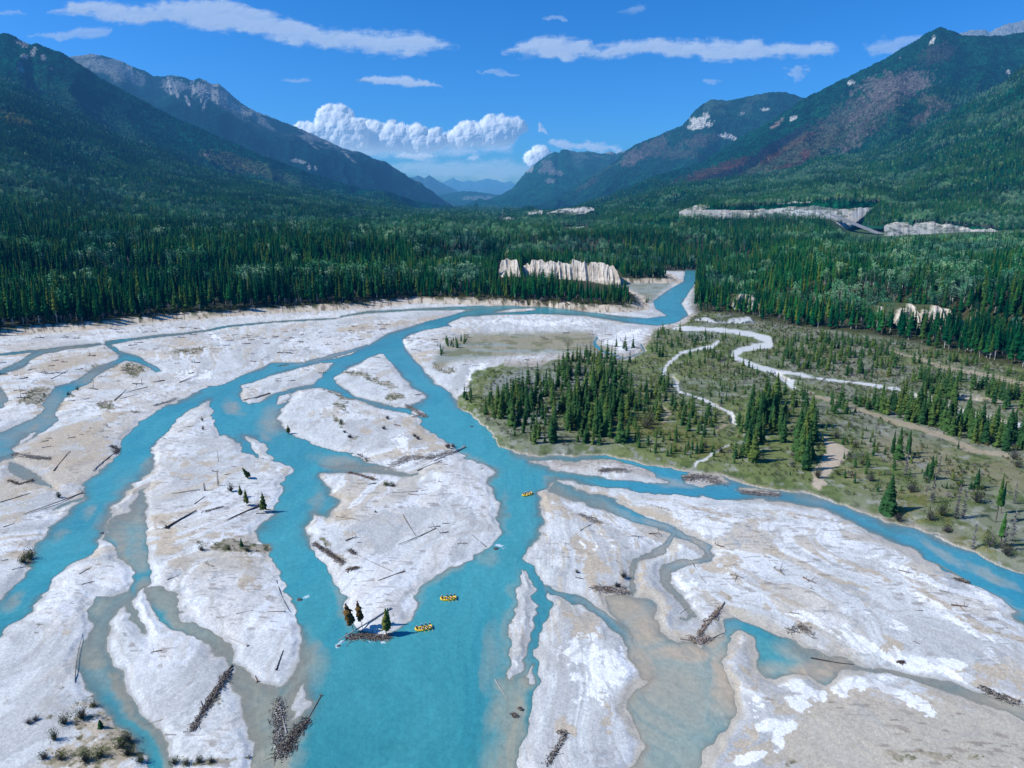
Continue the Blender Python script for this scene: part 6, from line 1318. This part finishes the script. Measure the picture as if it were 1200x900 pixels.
PM = {'suit': plain('wetsuit', (.02, .025, .05)), 'skinm': plain('skin', (.55, .34, .25)), 'white': plain('white_helmet', (.8, .8, .8), .3), 'blue': plain('blue_vest', (.03, .08, .5)), 'red': plain('red_vest', (.45, .04, .05)), 'purple': plain('purple_vest', (.22, .03, .28)), 'navy': plain('navy_vest', (.02, .02, .13)), 'orange': plain('orange_vest', (.75, .2, .05)), 'raft': plain('yellow_rubber', (.90, .56, .02), .4), 'floor': plain('raft_floor', (.55, .55, .55), .6), 'rope': plain('rope', (.6, .55, .4)), 'eye': plain('eyes', (.02, .02, .02))}
BODY = {}
for s_ in (1, -1):
    C_, tp_, lw_ = joints(s_); me = skin('person_body', C_, None)
    me.materials.clear(); me.materials.append(PM['suit']); me.materials.append(PM['skinm'])
    for p in me.polygons:
        c = p.center; p.material_index = 1 if (c.z > .58 and abs(c.x - .13) < .15 and abs(c.y) < .12) or min((c - Vector(tp_)).length, (c - Vector(lw_)).length) < .10 else 0
    v, f = ell(.065, .02 * s_, .38, .165, .20, .20); vest = pymesh('life_vest', v, f, smooth=True)
    v, f = ell(.115, .03 * s_, .75, .125, .105, .105, z0=-.25); hel = pymesh('helmet', v, f, smooth=True)
    v1_, f1_ = ell(.196, .03 * s_ + .032, .70, .012, .014, .012, 6, 4); v2_, f2_ = ell(.196, .03 * s_ - .032, .70, .012, .014, .012, 6, 4); eyes = pymesh('eyes', v1_ + v2_, f1_ + [tuple(i + len(v1_) for i in q) for q in f2_])
    BODY[s_] = (me, vest, hel, eyes, tp_, lw_)
def paddle_mesh():
    v = []; f = []
    for z, r in ((0, .018), (1.05, .018)):
        for k in range(6): v.append((r * math.cos(1.047 * k), r * math.sin(1.047 * k), z))
    f += [(k, (k + 1) % 6, 6 + (k + 1) % 6, 6 + k) for k in range(6)] + [tuple(range(6))[::-1]]
    n0 = len(v); v += [(-.02, .05, 0), (.02, .05, 0), (.02, -.05, 0), (-.02, -.05, 0), (-.02, .07, -.02), (.02, .07, -.02), (.02, -.07, -.02), (-.02, -.07, -.02)]
    f += [(n0, n0 + 1, n0 + 2, n0 + 3), (n0, n0 + 4, n0 + 5, n0 + 1), (n0 + 3, n0 + 2, n0 + 6, n0 + 7), (n0 + 4, n0 + 7, n0 + 6, n0 + 5)]
    n0 = len(v); pr = [(1.03, .02), (1.10, .085), (1.30, .10), (1.46, .085), (1.50, .04)]
    for z, w in pr: v += [(.008, w, z), (-.008, w, z), (-.008, -w, z), (.008, -w, z)]
    for i in range(len(pr) - 1):
        a = n0 + i * 4
        for k in range(4): f.append((a + k, a + (k + 1) % 4, a + 4 + (k + 1) % 4, a + 4 + k))
    f += [(n0, n0 + 3, n0 + 2, n0 + 1), (n0 + 16, n0 + 17, n0 + 18, n0 + 19)]
    return pymesh('paddle', v, f)
PAD = paddle_mesh(); PAD.materials.append(plain('yellow_paddle', (.75, .6, .15)))
def tube_mesh(name, path, r, closed=False, n=10):
    v = []; f = []; m = len(path); P_ = [Vector(p) for p in path]
    for i in range(m):
        t = (P_[(i + 1) % m] - P_[i - 1]) if closed else (P_[min(i + 1, m - 1)] - P_[max(i - 1, 0)]); t.normalize()
        s_ = t.cross(Vector((0, 0, 1))); s_ = s_.normalized() if s_.length > .01 else Vector((1, 0, 0)); u = s_.cross(t)
        for k in range(n): a = 6.283 * k / n; v.append(P_[i] + s_ * math.cos(a) * r + u * math.sin(a) * r)
    for i in range(m if closed else m - 1):
        for k in range(n): j = (i + 1) % m; f.append((i * n + k, i * n + (k + 1) % n, j * n + (k + 1) % n, j * n + k))
    if not closed: f += [tuple(range(n)), tuple(range((m - 1) * n, m * n))[::-1]]
    return pymesh(name, v, f, smooth=True)
RL, RW, RR = 5.2, 2.3, .27
path = []
for k in range(40):
    a = 6.283 * k / 40; ca, sa = math.cos(a), math.sin(a); e = .72
    x = (RL / 2 - RR) * math.copysign(abs(ca) ** e, ca); y = (RW / 2 - RR) * math.copysign(abs(sa) ** .62, sa)
    path.append((x, y, .22 + .34 * max(0, (abs(x) - 1.4) / 1.0) ** 1.6))
RM = tube_mesh('raft_tube', path, RR, True, 12); RM.materials.append(PM['raft'])
FL = pymesh('raft_floor', [(x * .9, y * .9, .10) for x, y, z in path], [tuple(range(40))]); FL.materials.append(PM['floor'])
TH = tube_mesh('thwart', [(0, -(RW / 2 - RR), .28), (0, 0, .28), (0, RW / 2 - RR, .28)], .19); TH.materials.append(PM['raft'])
RO = tube_mesh('grab_line', [(p[0] * 1.06, p[1] * 1.13, p[2] + .10 + .05 * math.sin(k * 1.57)) for k, p in enumerate(path)], .018, True, 5); RO.materials.append(PM['rope'])
def raft(px, py, ang, label, which, vests, seats):
    x, y = gnd(px, py); t = thing('raft', (float(x), float(y), -.02), label, 'raft', None, ang)
    link('tube', RM, parent=t); link('floor', FL, parent=t); link('grab_line', RO, parent=t)
    for xx in (-1.15, 0, 1.15): link('thwart', TH, parent=t, loc=(xx, 0, 0))
    R_ = Matrix.Rotation(ang, 4, 'Z')
    for (sx, side, row), vc in zip(seats, vests):
        loc = Vector((x, y, 0)) + R_ @ Vector((sx, side * (RW / 2 - RR - .02) if row != 'stern' else 0.0, .50 if row != 'stern' else .78))
        b = BODY[side]; sidew = ('near' if side < 0 else 'far')
        who = ('guide seated high at the stern of the ' + which) if row == 'stern' else '%s paddler on the %s side of the %s' % (row, sidew, which)
        p = thing('person', loc, who + ', %s vest and white helmet' % vc, 'person', None, ang, (1.05,) * 3)
        link('body', b[0], parent=p); link('life_vest', b[1].copy(), PM[vc], p); link('helmet', b[2], PM['white'] if not b[2].materials else None, p); link('eyes', b[3], PM['eye'] if not b[3].materials else None, p)
        tp_, lw_ = Vector(b[4]) * 1.05, Vector(b[5]) * 1.05; d_ = (lw_ - tp_).normalized()
        pd = link('paddle', PAD); st = loc + R_ @ (tp_ + Vector((.05, 0, 0)) - d_ * .04); pd.location = st; pd.rotation_mode = 'QUATERNION'; pd.rotation_quaternion = (R_.to_3x3() @ d_).to_track_quat('Z', 'X')
        tag(pd, 'pale yellow paddle held by the ' + who.split(' seated')[0] + (' of the ' + which if row == 'stern' else ''), 'paddle')
S6 = [(1.75, 1, 'front'), (1.75, -1, 'front'), (.65, 1, 'second'), (.65, -1, 'second'), (-.55, 1, 'third'), (-.55, -1, 'third'), (-2.1, 1, 'stern')]
raft(496.5, 737, .30, 'yellow raft full of paddlers in dark vests, nearest of the three rafts', 'nearest raft', ['navy', 'blue', 'navy', 'navy', 'blue', 'purple', 'navy'], S6)
raft(525.5, 702, .14, 'yellow raft with paddlers in blue and orange vests, middle one on the river', 'middle raft', ['navy', 'orange', 'blue', 'orange', 'navy', 'blue', 'orange'], S6)
raft(618, 580, .62, 'small looking yellow raft farthest upstream with paddlers in red and purple', 'farthest raft', ['purple', 'red', 'purple', 'blue', 'red', 'red', 'red'], S6)

# ------------------------------------------------------------------ clouds, far beyond the mountains, with real relief
cm = M('cloud_vapour', False); cm.b.inputs['Base Color'].default_value = (.97, .97, .97, 1); cm.b.inputs['Roughness'].default_value = 1; cm.b.inputs['Specular IOR Level'].default_value = 0
tr = cm.n('ShaderNodeBsdfTransparent'); tl = cm.n('ShaderNodeBsdfTranslucent'); tl.inputs['Color'].default_value = (.85, .9, .95, 1); m1_ = cm.n('ShaderNodeMixShader'); m1_.inputs[0].default_value = .35; cm.L.new(cm.b.outputs[0], m1_.inputs[1]); cm.L.new(tl.outputs[0], m1_.inputs[2])
hz_ = cm.n('ShaderNodeEmission'); hz_.inputs['Color'].default_value = (.42, .62, .90, 1); m3_ = cm.n('ShaderNodeMixShader'); cm.L.new(cm.attr('air').outputs['Fac'], m3_.inputs[0]); cm.L.new(m1_.outputs[0], m3_.inputs[1]); cm.L.new(hz_.outputs[0], m3_.inputs[2])  # pale blue emission painted into the cloud as haze
m2_ = cm.n('ShaderNodeMixShader'); cm.L.new(cm.attr('dense').outputs['Fac'], m2_.inputs[0]); cm.L.new(tr.outputs[0], m2_.inputs[1]); cm.L.new(m3_.outputs[0], m2_.inputs[2]); cm.L.new(m2_.outputs[0], cm.o.inputs['Surface'])
def cloud(label, poly, D=32000, kind='cumulus', amax=1., step=.5, air=.22, group=None, soft=5., stretch=1., seed=0):  # air: strength of the blue emission painted in as haze
    xs = [p[0] for p in poly]; ys = [p[1] for p in poly]; c = np.arange(min(xs) - 9, max(xs) + 9, step); r = np.arange(min(ys) - 7, max(ys) + 7, step)
    PX, PY = np.meshgrid(c, r); wx = (fbm(PX, PY, 12, 4, 700 + seed, .55) - .5); wy = (fbm(PX, PY, 12, 4, 720 + seed, .55) - .5)
    if kind == 'cumulus':
        sd = poly_sd(PX + wx * 9, PY + wy * 9, poly); rd = random.Random(seed); H = np.zeros(PX.shape); cov = np.full(PX.shape, -9.)
        n = int(len(xs) * 7 + (max(xs) - min(xs)) * .7); bot = max(ys)
        qx, qy = PX + wx * 5, PY + wy * 5
        tries = 0; k = 0
        while k < n and tries < n * 30:
            tries += 1; a = rd.uniform(min(xs), max(xs)); b = rd.uniform(min(ys), max(ys)); sdc = float(poly_sd(np.array([a]), np.array([b]), poly)[0])
            if sdc < 1.0: continue
            k += 1; rr = min(rd.uniform(3.0, 13), sdc + 3.2) ; d2 = (qx - a) ** 2 + (qy - b) ** 2
            h = np.sqrt(np.clip(rr * rr - d2, 0, None)) + sdc * .55 + (bot - b) * -.10; H = np.maximum(H, np.where(d2 < rr * rr, h, 0)); cov = np.maximum(cov, rr - np.sqrt(d2))
        for _ in range(5): H = (H + np.roll(H, 1, 0) + np.roll(H, -1, 0) + np.roll(H, 1, 1) + np.roll(H, -1, 1)) / 5
        H = H * .8 + (fbm(PX, PY, 6, 4, 740 + seed, .5) - .5) * 2.6
        al = ss(cov + (fbm(PX, PY, 2.4, 3, 750 + seed) - .5) * 2.4, -.8, 2.6) * ss(-(PY - bot) + 7 * (fbm(PX, PY * 2, 16, 3, 760) - .3), -4, 7)
        haze_glow_v = air + .30 * ss(PY, bot - (bot - min(ys)) * .45, bot) ; rel = 1.0  # painted haze grows towards the cloud base
    else:
        sd = poly_sd(PX + wx * 22 * stretch, PY + wy * 8, poly); tx = fbm(PX / (3.0 * stretch), PY, 7, 5, 770 + seed, .5); H = np.clip(sd, 0, 9) * .5 + tx * 1.0
        al = ss(sd / soft * .95 + .28 + (tx - .5) * 1.9, -.35, 1.25) * (.95 + .4 * (tx - .4)); haze_glow_v = np.full(PX.shape, air * .45) + .12 * ss(PY, np.mean(ys), max(ys)); rel = .12
    al = np.clip(al, 0, 1) * amax; rel = .62 if kind == 'cumulus' else rel
    kt = D / F * (1.0 if kind != 'cumulus' else .35); X, Y, Z = atY(PX, PY, D - H * D / F * rel + (np.mean(ys) - PY) * kt + (PX - np.mean(xs)) * kt * .5)
    me = grid_mesh('cloud', X, Y, Z, None, {'dense': al, 'air': np.clip(haze_glow_v, 0, 1)}, mask=al > .004)  # 'air' carries the painted haze emission
    o = link('cloud', me, cm.m); tag(o, label, 'cloud', group); return o
cloud('towering white cumulus rising from behind the left mountain ridge', [(341,153),(348,146),(362,143),(373,139),(374,129),(383,123),(390,124),(397,120),(405,126),(409,130),(414,130),(416,139),(424,141),(428,150),(430,170),(425,178),(400,176),(380,172),(360,165)], 33000, seed=1)
cloud('long white cumulus bank in the middle of the valley sky', [(414,142),(422,139),(432,143),(440,142),(448,147),(458,142),(466,143),(475,149),(484,148),(492,142),(498,148),(500,156),(506,150),(514,150),(520,158),(521,172),(500,178),(470,176),(440,180),(418,178),(408,170)], 34000, seed=2)
cloud('white cumulus with a ragged right end above the valley', [(518,158),(530,153),(538,148),(542,142),(552,146),(560,146),(567,142),(574,136),(582,138),(588,136),(596,140),(606,138),(614,144),(622,145),(616,152),(606,156),(602,164),(590,170),(565,172),(540,175),(520,172)], 35000, seed=3)
cloud('small bright cumulus peeping over the central mountain', [(614,190),(620,178),(627,172),(634,170),(641,174),(646,180),(650,190),(630,196)], 34000, seed=4, air=.12)
cloud('tiny white puff above the central mountain', [(632,154),(633,147),(637,145),(640,149),(638,155)], 34000, 'wisp', .7, seed=5, soft=2)
cloud('flat white cloud band low over the central mountain', [(640,168),(655,164),(680,166),(692,162),(697,167),(715,170),(728,172),(730,178),(700,178),(660,174)], 36000, 'wisp', .75, seed=6, soft=3, air=.15)
cloud('thin pale streak low in the valley under the cumulus bank', [(462,183),(475,179),(495,179),(510,183),(500,186),(475,186)], 36000, 'wisp', .75, seed=7, soft=2.2, air=.3)
cloud('small white streak above the distant range', [(538,188),(548,183),(562,182),(568,186),(556,189)], 36000, 'wisp', .8, seed=8, soft=2.2, air=.2)
cloud('hazy grey base under the cumulus bank', [(410,174),(450,172),(520,172),(590,168),(610,164),(600,176),(540,184),(470,186),(430,184)], 37000, 'wisp', .6, seed=9, soft=6, air=.62)
cloud('faint veil of haze cloud above the distant range', [(440,196),(500,188),(600,186),(640,196),(600,212),(520,214),(470,206)], 38000, 'wisp', .42, seed=19, soft=9, air=.5)
cloud('long broad white cloud streaming across the upper left sky', [(48,14),(70,10),(80,2),(110,0),(150,6),(185,5),(217,2),(253,0),(283,6),(317,16),(350,24),(377,33),(400,37),(440,38),(470,39),(510,43),(538,52),(520,60),(480,64),(440,62),(400,57),(370,53),(340,51),(310,42),(277,36),(240,35),(200,26),(160,28),(127,23),(90,15)], 26000, 'wisp', .86, seed=10, air=.24, soft=6)
cloud('thin flat cloud beneath the left end of the long streaming cloud', [(36,41),(60,38),(100,34),(120,31),(134,32),(133,42),(110,46),(70,45)], 26000, 'wisp', .5, seed=11, air=.35, soft=3)
cloud('small faint cloud at the left frame edge', [(-10,16),(8,13),(26,13),(28,17),(10,20)], 26000, 'wisp', .4, seed=12, air=.4, soft=2)
cloud('small white lens shaped cloud below the long streaming cloud', [(418,95),(430,91),(455,89),(480,90),(505,95),(518,101),(480,101),(445,98)], 28000, 'wisp', .85, seed=13, air=.22, soft=2.6)
cloud('fluffy white cloud at the centre right of the sky', [(592,62),(602,54),(618,48),(640,43),(658,42),(672,47),(690,46),(694,53),(700,56),(720,50),(745,46),(765,45),(790,50),(812,46),(830,50),(850,46),(875,48),(890,44),(898,50),(912,52),(925,50),(945,52),(960,50),(984,55),(975,64),(940,67),(900,66),(870,69),(848,72),(810,66),(770,63),(740,66),(715,70),(690,67),(665,70),(640,67),(615,66)], 27000, 'wisp', .88, seed=14, air=.24, soft=5)
cloud('faint cloud touching the shoulder of the right mountain', [(1008,54),(1030,47),(1055,44),(1080,44),(1070,56),(1050,62),(1025,62)], 27000, 'wisp', .5, seed=15, air=.35, soft=5)
cloud('small ragged wisp above the far right mountain', [(920,80),(932,76),(945,78),(948,84),(938,92),(928,95)], 27000, 'wisp', .45, seed=16, air=.35, soft=3)
cloud('tiny wisp near the middle mountain saddle', [(822,97),(830,93),(846,93),(840,99),(828,100)], 27000, 'wisp', .4, seed=17, air=.35, soft=2)
cloud('tiny faint wisp high near the top of the sky', [(724,16),(738,6),(752,7),(748,16),(735,17)], 25000, 'wisp', .3, seed=18, air=.4, soft=4)
cloud('thin faint streak high above the fluffy right cloud', [(633,20),(650,18),(668,22),(655,24)], 25000, 'wisp', .4, seed=20, air=.4, soft=1.6)
cloud('thin faint streak below the fluffy right cloud', [(562,84),(576,80),(600,84),(612,88),(585,88)], 25000, 'wisp', .4, seed=21, air=.4, soft=2)
cloud('thin faint streak left of the lens shaped cloud', [(330,94),(350,90),(372,93),(352,97)], 25000, 'wisp', .4, seed=22, air=.4, soft=2)
hill_trees(360, 700, 'spur_forest', 'spruce forest on the spur beside the road cut', h0=12, h1=20, asp=.1)
